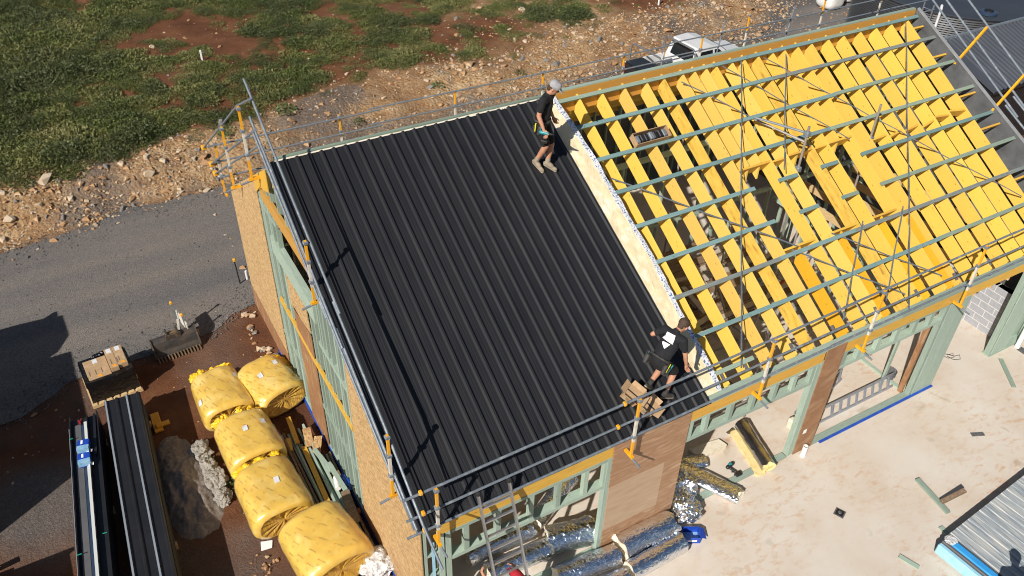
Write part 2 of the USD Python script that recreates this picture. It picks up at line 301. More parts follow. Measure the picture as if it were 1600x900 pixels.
mat('bright_rib', (.34, .38, .43), (.26, .30, .35), scale=5., rough=.35, metal=.2)
mat('print_cardboard', (.14, .10, .06), rough=.9)
usdkit.material(stage, '/World/Looks/dark_foil', {'g': ('geometry', {}), 'n': ('noise_texture', {'scale': 6., 'detail': 5.}), 'b': ('bump', {'strength': .3, 'distance': .03}), 'p': ('principled_bsdf', {'metallic': 1., 'roughness': .22, 'base_color': (.45, .45, .46)})}, [('g.position', 'n.vector'), ('n.fac', 'b.height'), ('b.normal', 'p.normal')], surface='p.BSDF')

# ------------------------------------------------------------------ ground, road, slab
usdkit.material(stage, '/World/Looks/ground_look', {
    'g': ('geometry', {}), 'ta': ('attribute', {'attribute': 'tan'}), 'ga': ('attribute', {'attribute': 'grit'}),
    'n1': ('noise_texture', {'scale': .9, 'detail': 8., 'roughness': .65}), 'r1': ('rgb_ramp', {'ramp': [(.25, (.085, .034, .017)), (.5, (.15, .062, .029)), (.75, (.22, .105, .052))]}),
    'n2': ('noise_texture', {'scale': 2.2, 'detail': 9., 'roughness': .7}), 'r2': ('rgb_ramp', {'ramp': [(.28, (.23, .115, .048)), (.5, (.44, .285, .145)), (.72, (.58, .44, .275))]}),
    'n3': ('noise_texture', {'scale': 30., 'detail': 5., 'roughness': .7}), 'r3': ('rgb_ramp', {'ramp': [(.3, (.075, .07, .066)), (.5, (.13, .12, .112)), (.72, (.24, .215, .19))]}),
    'm1': ('mix_color', {}), 'm2': ('mix_color', {}), 'v': ('voronoi_texture', {'scale': 26.}), 'vr': ('rgb_ramp', {'ramp': [(.0, (1.35, 1.3, 1.2)), (.16, (1., 1., 1.)), (1., (1., 1., 1.))]}),
    'm3': ('mix_color', {'blend_type': 'multiply', 'fac': .8, 'use_clamp': False}),
    'h': ('math', {'math_type': 'multiply_add', 'value2': .6}), 'v2': ('voronoi_texture', {'scale': 9.}), 'vt': ('math', {'math_type': 'multiply'}), 'h2': ('math', {'math_type': 'subtract'}), 'b': ('bump', {'strength': .9, 'distance': .08}), 'p': ('principled_bsdf', {'roughness': .95, 'specular_ior_level': .2})},
    [('g.position', 'n1.vector'), ('g.position', 'n2.vector'), ('g.position', 'n3.vector'), ('n1.fac', 'r1.fac'), ('n2.fac', 'r2.fac'), ('n3.fac', 'r3.fac'), ('ta.fac', 'm1.fac'), ('r1.color', 'm1.a'), ('r2.color', 'm1.b'),
     ('ga.fac', 'm2.fac'), ('m1.result', 'm2.a'), ('r3.color', 'm2.b'), ('g.position', 'v.vector'), ('v.distance', 'vr.fac'), ('m2.result', 'm3.a'), ('vr.color', 'm3.b'), ('m3.result', 'p.base_color'),
     ('n3.fac', 'h.value1'), ('n2.fac', 'h.value3'), ('h.value', 'h2.value1'), ('g.position', 'v2.vector'), ('v2.distance', 'vt.value1'), ('ta.fac', 'vt.value2'), ('vt.value', 'h2.value2'), ('h2.value', 'b.height'), ('b.normal', 'p.normal')], surface='p.BSDF')
usdkit.material(stage, '/World/Looks/gravel_look', {
    'g': ('geometry', {}), 'n1': ('noise_texture', {'scale': 34., 'detail': 6., 'roughness': .75}), 'r1': ('rgb_ramp', {'ramp': [(.28, (.085, .082, .081)), (.5, (.155, .147, .14)), (.74, (.30, .278, .255))]}),
    'mp': ('mapping', {'rotation': (0, 0, -.22), 'scale': (.10, .8, 1.)}), 'n2': ('noise_texture', {'scale': 1., 'detail': 5.}), 'r2': ('rgb_ramp', {'ramp': [(.35, (.82, .82, .84)), (.65, (1.22, 1.12, 1.02))]}),
    'm': ('mix_color', {'blend_type': 'multiply', 'fac': 1., 'use_clamp': False}), 'v': ('voronoi_texture', {'scale': 60.}), 'b': ('bump', {'strength': .6, 'distance': .018}), 'p': ('principled_bsdf', {'roughness': .9, 'specular_ior_level': .25})},
    [('g.position', 'n1.vector'), ('n1.fac', 'r1.fac'), ('g.position', 'mp.vector'), ('mp.vector', 'n2.vector'), ('n2.fac', 'r2.fac'), ('r1.color', 'm.a'), ('r2.color', 'm.b'), ('m.result', 'p.base_color'),
     ('g.position', 'v.vector'), ('v.distance', 'b.height'), ('b.normal', 'p.normal')], surface='p.BSDF')
usdkit.material(stage, '/World/Looks/concrete_look', {
    'g': ('geometry', {}), 'n1': ('noise_texture', {'scale': .8, 'detail': 7., 'roughness': .6}), 'r1': ('rgb_ramp', {'ramp': [(.3, (.56, .475, .385)), (.55, (.61, .55, .475)), (.75, (.64, .60, .54))]}),
    'mp': ('mapping', {'rotation': (0, 0, .5), 'scale': (2.6, 5.2, 1.)}), 'n2': ('noise_texture', {'scale': 1.25, 'detail': 8., 'roughness': .72, 'distortion': .35}), 'r2': ('rgb_ramp', {'ramp': [(.505, (0, 0, 0)), (.70, (.8, .8, .8))]}),
    'n4': ('noise_texture', {'scale': .45, 'detail': 3.}), 'r4': ('rgb_ramp', {'ramp': [(.38, (0, 0, 0)), (.6, (1., 1., 1.))]}), 'mm': ('math', {'math_type': 'multiply'}), 'm1': ('mix_color', {'b': (.50, .27, .13)}),
    'v': ('voronoi_texture', {'scale': 2.3}), 'vr': ('rgb_ramp', {'ramp': [(0., (.75, .75, .75)), (.13, (0, 0, 0))]}), 'n5': ('noise_texture', {'scale': 9., 'detail': 3.}), 'nr': ('rgb_ramp', {'ramp': [(.5, (0, 0, 0)), (.58, (.7, .7, .7))]}), 'm5': ('math', {'math_type': 'multiply'}), 'm2': ('mix_color', {'b': (.40, .205, .105)}),
    'n6': ('noise_texture', {'scale': 1.7, 'detail': 2., 'distortion': .4}), 'r6': ('rgb_ramp', {'ramp': [(.66, (1, 1, 1)), (.76, (.80, .77, .73))]}), 'm6': ('mix_color', {'blend_type': 'multiply', 'fac': 1.}),
    'nb': ('noise_texture', {'scale': 60., 'detail': 3.}), 'b': ('bump', {'strength': .12, 'distance': .01}), 'p': ('principled_bsdf', {'roughness': .75, 'specular_ior_level': .3})},
    [('g.position', 'n1.vector'), ('n1.fac', 'r1.fac'), ('g.position', 'mp.vector'), ('mp.vector', 'n2.vector'), ('n2.fac', 'r2.fac'), ('g.position', 'n4.vector'), ('n4.fac', 'r4.fac'), ('r2.color', 'mm.value1'), ('r4.color', 'mm.value2'),
     ('mm.value', 'm1.fac'), ('r1.color', 'm1.a'), ('mp.vector', 'v.vector'), ('v.distance', 'vr.fac'), ('g.position', 'n5.vector'), ('n5.fac', 'nr.fac'), ('vr.color', 'm5.value1'), ('nr.color', 'm5.value2'), ('m5.value', 'm2.fac'), ('m1.result', 'm2.a'),
     ('g.position', 'n6.vector'), ('n6.fac', 'r6.fac'), ('m2.result', 'm6.a'), ('r6.color', 'm6.b'), ('m6.result', 'p.base_color'), ('g.position', 'nb.vector'), ('nb.fac', 'b.height'), ('b.normal', 'p.normal')], surface='p.BSDF')

ROAD_TOP = np.array([(-60, 8.), (-5.5, 15.9), (-3.5, 16.4), (-1.5, 16.75), (.6, 16.7), (4, 16.9), (12, 16.6), (20, 17.6), (25, 18.2), (28, 20.2), (34, 24.), (80, 40)])
BANK_TOP = np.array([(-60, 10.5), (-5.3, 18.1), (-3.1, 18.1), (-.5, 18.5), (1, 18.7), (3.4, 19.2), (6, 20.), (9.3, 20.3), (12.3, 19.6), (16, 20.4), (19, 20.6), (23, 21.2), (28, 23.), (34, 27.), (80, 44)])
def fbm2(x, y, s, o=5, seed=0):
    return meshkit.fbm(np.stack([x*s + 500, y*s + 500, np.zeros_like(x) + seed*3.7], -1), o, seed)
def ground_height(x, y):
    x, y = np.asarray(x, float), np.asarray(y, float)
    a, b = np.interp(x, *ROAD_TOP.T), np.interp(x, *BANK_TOP.T)
    wob = (fbm2(x, y, .8, 4, 3) - .5)*1.3
    t = np.clip((y + wob - a)/(b - a), 0, 1); t = t*t*(3 - 2*t)
    rough = np.clip((y - a + .6)/1.2, 0, 1)
    h = -.15 + .62*t + .018*np.clip(y - b, 0, 400) + rough*(fbm2(x, y, .55, 5, 1) - .5)*.42 + (1 - rough)*(fbm2(x, y, 1.3, 3, 2) - .5)*.012
    inner = (x > -.6) & (x < 24.5) & (y < 10.9)
    return np.where(inner, np.minimum(h, -.13), h)
def axis_grid(lo, hi, step, far):
    c = list(np.arange(lo, hi + step/2, step)); s = step
    while c[-1] < far: s *= 1.35; c.append(c[-1] + s)
    s = step
    while c[0] > -far: s *= 1.35; c.insert(0, c[0] - s)
    return np.array(c)
gx, gy = axis_grid(-8, 42, .14, 1600.), axis_grid(-5, 42, .14, 1600.)
X, Y = np.meshgrid(gx, gy, indexing='ij'); Z = ground_height(X, Y)
nx, ny = len(gx), len(gy); idx = np.arange(nx*ny).reshape(nx, ny)
gf = np.concatenate([np.stack([idx[:-1, :-1], idx[1:, :-1], idx[1:, 1:]], -1).reshape(-1, 3), np.stack([idx[:-1, :-1], idx[1:, 1:], idx[:-1, 1:]], -1).reshape(-1, 3)])
gm = usdkit.mesh(stage, '/World/ground', (np.stack([X, Y, Z], -1).reshape(-1, 3), gf), '/World/Looks/ground_look', smooth=True)
props(gm.GetPrim(), kind='structure')
a_, b_ = np.interp(X, *ROAD_TOP.T), np.interp(X, *BANK_TOP.T)
w_ = (fbm2(X, Y, .5, 5, 8) - .5)
tan = np.clip((Y - a_ + .5 + w_)/.7, 0, 1)*np.clip(1 - (Y - b_ - .1 + 1.6*w_)/1.1, 0, 1)*np.clip(.72 + 1.7*(fbm2(X, Y, .45, 3, 12) - .42), .15, 1)
far_tan = np.clip((X - 7 + 9*w_)/9, 0, 1)*np.clip((fbm2(X, Y, .22, 4, 9) - .36)*5, 0, 1)*np.clip(1 - (Y - b_ - 5)/3, .25, 1)
tan = tan*(1 - .45*np.clip((X - .5)/2.5, 0, 1)*np.clip((fbm2(X, Y, .5, 3, 41) - .36)*5, .2, 1)); tan = np.clip(np.maximum(tan, far_tan*.7*(Y > a_)), 0, 1)
grit = np.clip((fbm2(X, Y, .35, 5, 5) - .53)*6, 0, 1)*.6*(Y < a_) + np.clip((fbm2(X, Y, .4, 4, 15) - .52)*8, 0, 1)*.7*(Y > a_)*(Y < b_ + .5)
grit = np.maximum(grit, np.clip((X - 1.5)/2, 0, 1)*np.clip((Y - 10.5)/1, 0, 1)*np.clip(1 - (Y - a_ - .4)/1.2, 0, 1))
grit = np.maximum(grit, np.clip(1.25 - np.hypot((X + 5.6)/1.25, (Y - 6.1)/1.25) + 1.6*w_, 0, .85)*(X < -4.))
for nm, arr in (('tan', tan), ('grit', np.clip(grit, 0, 1))):
    UsdGeom.PrimvarsAPI(gm).CreatePrimvar(nm, Sdf.ValueTypeNames.FloatArray, 'vertex').Set(Vt.FloatArray.FromNumpy(arr.reshape(-1).astype(np.float32)))

def ragged(poly, amp, step, seed, freq=.9):
    P = Polygon(poly); L = P.exterior.length; out = []
    for d in np.arange(0, L, step):
        p = P.exterior.interpolate(d); q = P.exterior.interpolate(d + .05); t = np.array([q.x - p.x, q.y - p.y]); t /= np.linalg.norm(t) + 1e-9
        k = (meshkit.fbm(np.array([[p.x*freq + 90, p.y*freq + 90, seed]]), 5, seed)[0] - .5)*2*amp
        out.append((p.x + t[1]*k, p.y - t[0]*k))
    return Polygon(out).buffer(0)
def draped(P, z, step=.5):
    """the polygon as a sheet z metres over the ground"""
    if P.geom_type != 'Polygon': P = max(P.geoms, key=lambda g: g.area)
    v, f = trimesh.creation.triangulate_polygon(P, engine='earcut')
    m = trimesh.Trimesh(np.c_[v, np.zeros(len(v))], f, process=False)
    for _ in range(0): m = m.subdivide()
    vv = np.array(m.vertices); vv[:, 2] = z; return vv, np.array(m.faces)
road_poly = ragged([(-40, 10.6), (-5.5, 15.75), (-3.5, 16.25), (-1.5, 16.55), (.6, 16.5), (3.2, 16.5), (2.6, 12.5), (.6, 10.6), (-.5, 10.45), (-1.3, 9.9), (-2.6, 9.75), (-3.6, 9.75), (-4.6, 9.5), (-6., 9.), (-40, 2.)], .28, .12, 4)
solo('gravel_road', draped(road_poly, -.134), 'gravel_look', None, None, kind='structure')
apron = ragged([(24.2, 17.3), (28.5, 20.2), (33, 21.), (38, 18), (38, 12), (24, 13.2)], .25, .2, 7)
av, af = draped(apron, 0); av[:, 2] = -.132
solo('gravel_apron', (av, af), 'gravel_look', None, None, kind='structure')
solo('concrete_slab', cat(cbox(-.0, 24, -8.5, 10.38, -.32, 0, .012)), 'concrete_look', None, None, kind='structure')
solo('concrete_path', cbox(23.2, 27.6, 16.2, 17.2, -.3, .06, .02), 'concrete_look', None, None, kind='structure')

# loose stones: the biggest as things, the rest as one scatter
def instancer(name, protos, P, rots, scales, which, label, cat_):
    path = numbered('/World', name); pi = UsdGeom.PointInstancer.Define(stage, path); tg = []
    for k, (g, mt) in enumerate(protos):
        pp = f'{path}/{["clump", "sprig", "tuft", "stone", "chip", "lump"][k]}'
        usdkit.mesh(stage, pp, g, '/World/Looks/' + mt); tg.append(pp)
    pi.CreatePrototypesRel().SetTargets(tg)
    pi.CreateProtoIndicesAttr(Vt.IntArray.FromNumpy(np.asarray(which, np.int32)))
    pi.CreatePositionsAttr(Vt.Vec3fArray.FromNumpy(np.asarray(P, np.float32)))
    pi.CreateScalesAttr(Vt.Vec3fArray.FromNumpy(np.asarray(scales, np.float32)))
    pi.CreateOrientationsAttr(Vt.QuathArray([Gf.Quath(float(math.cos(a/2)), 0., 0., float(math.sin(a/2))) for a in rots]))
    props(pi.GetPrim(), label, cat_, kind='stuff')
def seen(x, y, z=0., m=.06):
    d = np.stack([x, y, np.zeros_like(x) + z], -1) - EYE; w = d@fw
    u, v = (d@R2)/w*F_PX/800, (d@U2)/w*F_PX/450
    return (w > 0) & (abs(u) < 1 + m) & (abs(v) < 1 + m)
N = 170000
sx, sy = nrg.uniform(-7, 42, N), nrg.uniform(2, 42, N)
ra, rb = np.interp(sx, *ROAD_TOP.T), np.interp(sx, *BANK_TOP.T)
inb = np.clip((sy - ra + .7)/.9, 0, 1)*np.clip(1 - (sy - rb)/1.5, 0, 1)
fld = (sy > rb)*(.07 + .5*np.clip((sx - 6)/12, 0, 1)*np.clip(1 - (sy - rb)/7, 0, 1))*np.clip((fbm2(sx, sy, .3, 3, 9) - .38)*6, .1, 1.2)
yard = ((sx < -.3) & (sy < 9.8))*.05*np.clip((fbm2(sx, sy, .6, 3, 19) - .42)*9, 0, 2)
behind = ((sx > 0) & (sy > 10.8) & (sy < ra))*.08
inb = inb*np.where(sx < .8, 1.0, .34 + .3*np.clip((sx - 8)/4, 0, 1)); fld = fld*.5
keep = (nrg.uniform(0, 1, N) < (inb + fld + yard + behind)) & seen(sx, sy) & ~((sx > -.3) & (sx < 24) & (sy < 10.7)) & ~((sx > -3.9) & (sx < -3.) & (sy < 8))
sx, sy = sx[keep], sy[keep]; n_ = len(sx)
sz = np.exp(nrg.normal(-3.2, .55, n_)); sz = np.where((sx > .8) & (sx < 9), sz*.8, np.where(sx <= .8, sz*.92, sz)); sz = np.where(sy < 10, sz*.55, sz)
instancer('loose_stones', [(rock((0, 0, 0), (1, .8, .6), 1), 'stone_tan'), (rock((0, 0, 0), (.9, 1, .55), 2), 'stone_pale'), (rock((0, 0, 0), (1, .7, .6), 3), 'stone_grey')], np.c_[sx, sy, ground_height(sx, sy) + sz*.15], nrg.uniform(0, 6.28, n_), np.c_[sz, sz, sz], nrg.choice(3, n_, p=[.6, .27, .13]),
          'small broken stones strewn over the cut bank and bare soil', 'stones')
# gravel chips along the road edges
N = 26000
sx, sy = nrg.uniform(-7, 3.4, N), nrg.uniform(8.6, 17, N)
pts_in = shapely.contains_xy(road_poly.buffer(.25), sx, sy)
edge = shapely.distance(shapely.points(sx, sy), road_poly.exterior)
keep = pts_in & (nrg.uniform(0, 1, N) < np.clip(1.1 - edge/1.2, .05, 1)) & seen(sx, sy)
sx, sy = sx[keep], sy[keep]; n_ = len(sx); sz = np.exp(nrg.normal(-4.05, .35, n_))
instancer('loose_gravel', [(rock((0, 0, 0), (1, .8, .6), 4), 'gravel_stone'), (rock((0, 0, 0), (.9, 1, .6), 5), 'stone_grey')], np.c_[sx, sy, np.full(n_, -.13) + sz*.2], nrg.uniform(0, 6.28, n_), np.c_[sz, sz, sz], nrg.choice(2, n_, p=[.75, .25]), 'loose dark gravel chips along the edges of the gravel road', 'gravel')
k = 0; big = []
for i in range(4000):
    x = rng.uniform(-6, 26); r0, b0 = np.interp(x, *ROAD_TOP.T), np.interp(x, *BANK_TOP.T); y = rng.uniform(r0 - .3, b0 + .4); r = math.exp(rng.gauss(-2.25, .35)) if x < 8 else math.exp(rng.gauss(-1.6, .4))
    if not seen(np.array([x]), np.array([y]), m=0)[0] or any((x-p)**2 + (y-q)**2 < (.55)**2 for p, q in big): continue
    big.append((x, y)); z = float(ground_height(x, y))
    solo('bank_rock', rock((x, y, z + r*.15), (r, r*rng.uniform(.6, 1), r*rng.uniform(.45, .7)), 100 + i), rng.choice(['stone_tan', 'stone_tan', 'stone_pale', 'stone_grey']), 'pale angular rock lying loose on the cut bank of earth', 'rock', 'rocks on the cut bank')
    k += 1
    if k >= 38: break

# ground cover of the paddock
def weed(seed, n, R, H, leaf, up=.4):
    g = np.random.default_rng(seed); V, Fc = [], []
    for i in range(n):
        a, r = g.uniform(0, 6.28), R*math.sqrt(g.uniform(0, 1)); h = H*(1 - .55*(r/R)**2)*g.uniform(.25, 1.05)
        c = np.array([r*math.cos(a), r*math.sin(a), h]); d = np.array([math.cos(a)*.8, math.sin(a)*.8, up]) + g.normal(0, .6, 3); d /= np.linalg.norm(d)
        s = np.cross(d, g.normal(size=3)); s /= np.linalg.norm(s); l, w = leaf*g.uniform(.7, 1.5), leaf*g.uniform(.22, .45)
        b = len(V); V += [c - d*l*.5, c + s*w, c + d*l*.6, c - s*w]; Fc += [[b, b+1, b+2], [b, b+2, b+3]]
    return np.array(V), np.array(Fc)
protos = [(weed(1, 170, .36, .20, .055), 'leaf_a'), (weed(2, 190, .40, .26, .05), 'leaf_b'), (weed(3, 170, .40, .15, .065, .9), 'leaf_c')]
N = 90000
sx, sy = nrg.uniform(-9, 46, N), nrg.uniform(16, 44, N)
rb = np.interp(sx, *BANK_TOP.T)
dens = fbm2(sx, sy, .30, 3, 21)*.45 + fbm2(sx, sy, 1.3, 4, 22)*.55
dens = dens + .05*np.clip((4 - sx)/8, -1, 1) + .02*np.clip((sx - 4)/6, 0, 1)*np.clip((sy - rb - 2.2)/1.5, 0, 1) - .07*np.clip((sx - 6)/10, 0, 1)*np.clip(1 - (sy - rb - 1.)/2, 0, 1) - .12*np.clip(1 - (sy - rb)/1.2, 0, 1)
keep = (sy > rb + .1) & (nrg.uniform(0, 1, N) < np.clip((dens - .43)*9, .012, .62)) & seen(sx, sy, m=.12)
sx, sy, dens = sx[keep], sy[keep], dens[keep]; n_ = len(sx)
kind_ = fbm2(sx, sy, .5, 3, 25) + nrg.normal(0, .09, n_); which = np.where(kind_ < .46, 1, np.where(kind_ < .585, 0, 2))
sc = np.minimum(np.exp(nrg.normal(-.32, .36, n_)), 1.35)*np.clip(.75 + (dens - .45)*3, .6, 1.3)
instancer('ground_cover', protos, np.c_[sx, sy, ground_height(sx, sy) - .03], nrg.uniform(0, 6.28, n_), np.c_[sc, sc, sc*nrg.uniform(.7, 1.2, n_)], which, 'low green weeds and grass covering the red soil paddock', 'ground cover')
print('cover', n_)
for j, (x, y, s, l) in enumerate([(3.7, 19.3, .75, 'dark bushy weed growing alone on the bank just behind the roof ridge'), (5.9, 18.2, .45, 'small weed on the bank behind the ridge guardrail'), (1.4, 18.6, .5, 'small dark weed at the top of the cut bank left of the gable rails'),
        (-2.3, 5.75, .34, 'small weed growing beside the rubble lumps by the insulation bales'), (-2.05, 4.95, .4, 'leafy weed between rubble and the third insulation bale'), (-1.95, 4.2, .3, 'straggly weed in red soil below the rubble'), (9.4, 19.2, .5, 'green weed on the bank near the middle guardrail post'), (12.7, 18.8, .45, 'weed among pale rocks near the utility vehicle')]):
    t = thing('weed_plant', l, 'weed', (x, y, float(ground_height(x, y)) - .02)); v, f = weed(40 + j, 90, .5, .5, .13); part(t, 'leaves', (v*s, f), 'leaf_b' if j % 2 else 'weed_green', local=True)
    part(t, 'stem', tube([(0, 0, 0), (.02, .01, .3*s)], .012*s, 5), 'weed_green', local=True)
for x, y, l in ((2.2, 24.6, 'short white survey peg standing in weeds of the paddock on the left'), (21.9, 22.2, 'short white peg on bare ground above the utility vehicle')):
    z = float(ground_height(x, y)); solo('survey_peg', cbox(x-.03, x+.03, y-.03, y+.03, z-.1, z+.42, .006), 'paper', l, 'peg')

# ------------------------------------------------------------------ the house frame
TT = math.tan(TH); NRM = np.array([0, -math.sin(TH), math.cos(TH)]); RY, RZ, FY, FZ = 5.604, 6.53, 10.4, 3.49
TF = (RZ - FZ)/(FY - RY); THF = math.atan(TF); NRF = np.array([0, math.sin(THF), math.cos(THF)])
def rp(x, y, off=0.): return np.array([x, y, 3.1 + TT*y]) + off*NRM
def fp(x, y, off=0.): return np.array([x, y, RZ - TF*(y - RY)]) + off*NRF
def xend(y): return float(np.interp(y, [0, .97, 1.65, 2.3, 2.98, 3.63, 4.29, 4.93, 5.48, 5.6], [16.98, 16.86, 16.76, 16.66, 16.5, 16.44, 16.37, 16.27, 16.17, 16.16]))
house = thing('house', 'timber framed house under construction with half its gable roof sheeted in black metal', 'house', (0, 0, 0))
# roof sheets: 878 mm, a rib every 220 mm
def fan(x, y, off): return rp(x*(1 + .0107*(5.6 - y)), y, off)      # the sheets run out of square a little
def roof_sheet(x0, y0, y1, point):
    pr = []
    for k in range(4):
        c = x0 + .03 + k*.2195
        pr += [(c - .043, .003), (c - .016, .040), (c + .014, .040), (c + .034, .003)]
        for s in (.090, .132): pr += [(c + s - .012, .003), (c + s - .004, .0042), (c + s + .004, .0042), (c + s + .012, .003)]
    pr += [(x0 + .878 + .03 - .046, .003), (x0 + .878 + .03 - .019, .0375), (x0 + .878 + .03 + .011, .0375)]
    V = [point(x, y, o - d) for d in (0, .0018) for y in (y0, y1) for x, o in pr]; n = len(pr); Fc = []
    for i in range(n-1):
        a, b, c, d = i, i+1, n+i, n+i+1; Fc += [[a, b, d], [a, d, c]]; a, b, c, d = (q + 2*n for q in (a, b, c, d)); Fc += [[a, d, b], [a, c, d]]
        for r in (0, n): p, q = r+i, r+i+1; Fc += [[p, q + 2*n, q], [p, p + 2*n, q + 2*n]]
    return np.array(V), np.array(Fc)
for i in range(6): part(house, 'roof_sheet', roof_sheet(-.06 + .878*i, -.06 + .006*math.sin(i*2.1), 5.585, fan), 'roof_black')
part(house, 'barge_trim', cat(bar(rp(-.07, -.05, -.03), rp(-.07, 5.6, -.03), .012, .09, NRM), bar(rp(-.09, .0, .0), rp(-.09, 5.6, .0), .05, .012, NRM)), 'galv')
part(house, 'eave_flashing', bar((-.05, -.045, 3.075), (5.35, -.045, 3.075), .04, .014), 'dark_sheet')
def strip(x0, x1, y0, y1, off, th, seed, nxs=8, nys=70, wob=.0, amp=.012):
    V = []
    for d in (0, 1):
        for j in range(nys):
            y = y0 + (y1-y0)*j/(nys-1)
            e = (meshkit.fbm(np.array([[y*2.6, seed, 0]]), 4, seed)[0] - .5)*wob
            for i in range(nxs):
                x = x0(y) + (x1(y) + e - x0(y))*i/(nxs-1); h = (meshkit.fbm(np.array([[x*7, y*7, seed]]), 3, seed)[0] - .5)*amp*2
                V.append(rp(x, y, off + (h if d == 0 else -th)))
    Fc = []; n = nxs*nys
    for j in range(nys-1):
        for i in range(nxs-1):
            a = j*nxs+i; Fc += [[a, a+1, a+nxs+1], [a, a+nxs+1, a+nxs]]; Fc += [[n+a, n+a+nxs+1, n+a+1], [n+a, n+a+nxs, n+a+nxs+1]]
    for j in range(nys-1):
        for i in (0, nxs-1):
            a = j*nxs+i; t = [[a, a+nxs, n+a+nxs], [a, n+a+nxs, n+a]]; Fc += t if i == 0 else [q[::-1] for q in t]
    for i in range(nxs-1):
        for j in (0, nys-1):
            a = j*nxs+i; t = [[a, n+a, n+a+1], [a, n+a+1, a+1]]; Fc += t if j == 0 else [q[::-1] for q in t]
    return np.array(V), np.array(Fc)
ins_r = lambda y: float(np.interp(y, [0, .15, 2.27, 4.15, 5.6], [5.86, 5.88, 5.90, 5.77, 5.58])) + .012*math.sin(y*3.1)
bl = part(house, 'insulation_blanket', strip(lambda y: 5.24*(1 + .0107*(5.6 - y)), ins_r, .06, 5.6, -.016, .05, 3, 12, 90, .05, .016), 'fibre', label='pale fibre insulation blanket showing past the last black roof sheet')
part(bl, 'foil_edge', strip(lambda y: ins_r(y) - .03, lambda y: ins_r(y) + .075, .06, 5.62, -.012, .02, 3, 5, 110, .06, .02), 'foil_print')
part(house, 'ridge_insulation', strip(lambda y: -.02, lambda y: 5.4, 5.57, 5.612, -.004, .04, 9, 60, 3, 0, .016), 'fibre_white')
# purlins laid flat over the rafters
joints = {5.48: [('purlin_green', 9.6), ('purlin_teal', 12.6), ('purlin_green', 14.4), ('purlin_teal', 99)], 4.93: [('purlin_teal', 10.9), ('purlin_grey', 99)], 4.28: [('purlin_teal', 12.3), ('purlin_green', 99)], 3.63: [('purlin_teal', 11.6), ('purlin_green', 99)],
          2.97: [('purlin_teal', 99)], 2.30: [('purlin_teal', 11), ('purlin_green', 99)], 1.65: [('purlin_grey', 8.6), ('purlin_teal', 10.7), ('purlin_grey', 99)], .97: [('purlin_teal', 12.7), ('purlin_green', 99)], .33: [('purlin_green', 7.4), ('purlin_grey', 99)]}
gaps = {2.97: [(8.93, 9.6), (10.12, 10.82), (11.3, 12.03)], 2.30: [(8.97, 9.66), (10.19, 10.88), (11.35, 12.06)], .33: [(6.9, 17)]}
for y, segs in joints.items():
    a = .03
    cuts = [(a, xend(y))]
    for g0, g1 in gaps.get(y, []): cuts = [c for s, e in cuts for c in ((s, min(e, g0)), (max(s, g1), e)) if c[1] - c[0] > .05]
    for s, e in cuts:
        while s < e - .02:
            m_, lim = next((m, l) for m, l in segs if l > s + .01); e2 = min(e, lim)
            dy = rng.uniform(-.006, .006)
            part(house, 'purlin', bar(rp(s, y + dy, -.052), rp(e2 - .003, y + dy + rng.uniform(-.006, .006), -.052), .082, .044, NRM), m_); s = e2
# rafters on edge under them
def rafter(x, y0, y1, point=rp, dep=.34, w=.045, plumb=True):
    t, b = -.076, -.076 - dep
    P = [point(x, y0, t), point(x, y1, t), point(x, y1, b), point(x, y0, b)]
    if plumb:                                   # plumb cut at each end
        sl = TT if point is rp else -TF
        P[3] = np.array([x, P[0][1], P[3][2] + sl*(P[0][1] - P[3][1])]); P[2] = np.array([x, P[1][1], P[2][2] + sl*(P[1][1] - P[2][1])])
    V = np.array([p + [d, 0, 0] for d in (0, w) for p in P])
    return V, np.array([[0,1,2],[0,2,3],[4,6,5],[4,7,6],[0,4,5],[0,5,1],[1,5,6],[1,6,2],[2,6,7],[2,7,3],[3,7,4],[3,4,0]])
full = [.06, 1.2, 2.4, 3.6, 4.8, 6.08, 6.63, 7.19, 7.75, 8.2, 8.7, 9.62, 10.07, 10.83, 11.26, 12.03, 12.46, 13.0, 13.5, 14.06, 14.6, 15.13, 15.72]
full = [x + .07 if x > 6 else x for x in full]
tone = ['lvl_slope', 'lvl_slope_pale', 'lvl_slope', 'lvl_slope_stained', 'lvl_slope_pale']
for i, x in enumerate(full):
    part(house, 'rafter', rafter(x, .10, 5.59), {8.77: 'lvl_slope_pale', 8.27: 'lvl_slope_stained', 10.9: 'lvl_slope_stained'}.get(round(x, 2), tone[(i*3) % 3 if x > 12 else (i*3) % 5 - (1 if (i*3) % 5 == 3 else 0)]))
for x in (9.02, 9.34, 10.42, 11.62): part(house, 'rafter', rafter(x + .07, 3.41, 5.59), rng.choice(['lvl_slope', 'lvl_slope_pale']))
for x in (9.12, 10.3, 11.5, 12.24): part(house, 'rafter', rafter(x + .07, .10, 1.74 if x < 12 else 1.6), 'lvl_slope_deep', label='deeper yellow short rafter below an opening')
for g0, g1 in ((8.816, 9.69), (10.186, 10.90), (11.376, 12.10)):
    for y in (3.38, 1.77): part(house, 'trimmer', bar(rp(g0, y, -.222), rp(g1, y, -.222), .045, .29, NRM), 'lvl_along')
for g0, g1 in ((9.736, 10.14), (10.946, 11.33)): part(house, 'trimmer', bar(rp(g0, 3.36, -.222), rp(g1, 3.36, -.222), .04, .27, NRM), 'lvl_along')
for a, b in zip([x for x in full if x >= 12.5][:-1], [x for x in full if x >= 12.5][1:]):
    part(house, 'blocking', bar(rp(a + .045, 3.2 + rng.uniform(-.1, .1), -.2), rp(b, 3.2, -.2), .045, .22, NRM), 'lvl_along')
for y in (5.25, 4.5, 3.5, 2.7, 1.5): part(house, 'outrigger', bar(rp(15.84, y, -.12), rp(xend(y) - .02, y, -.12), .045, .08, NRM), 'lvl_along')
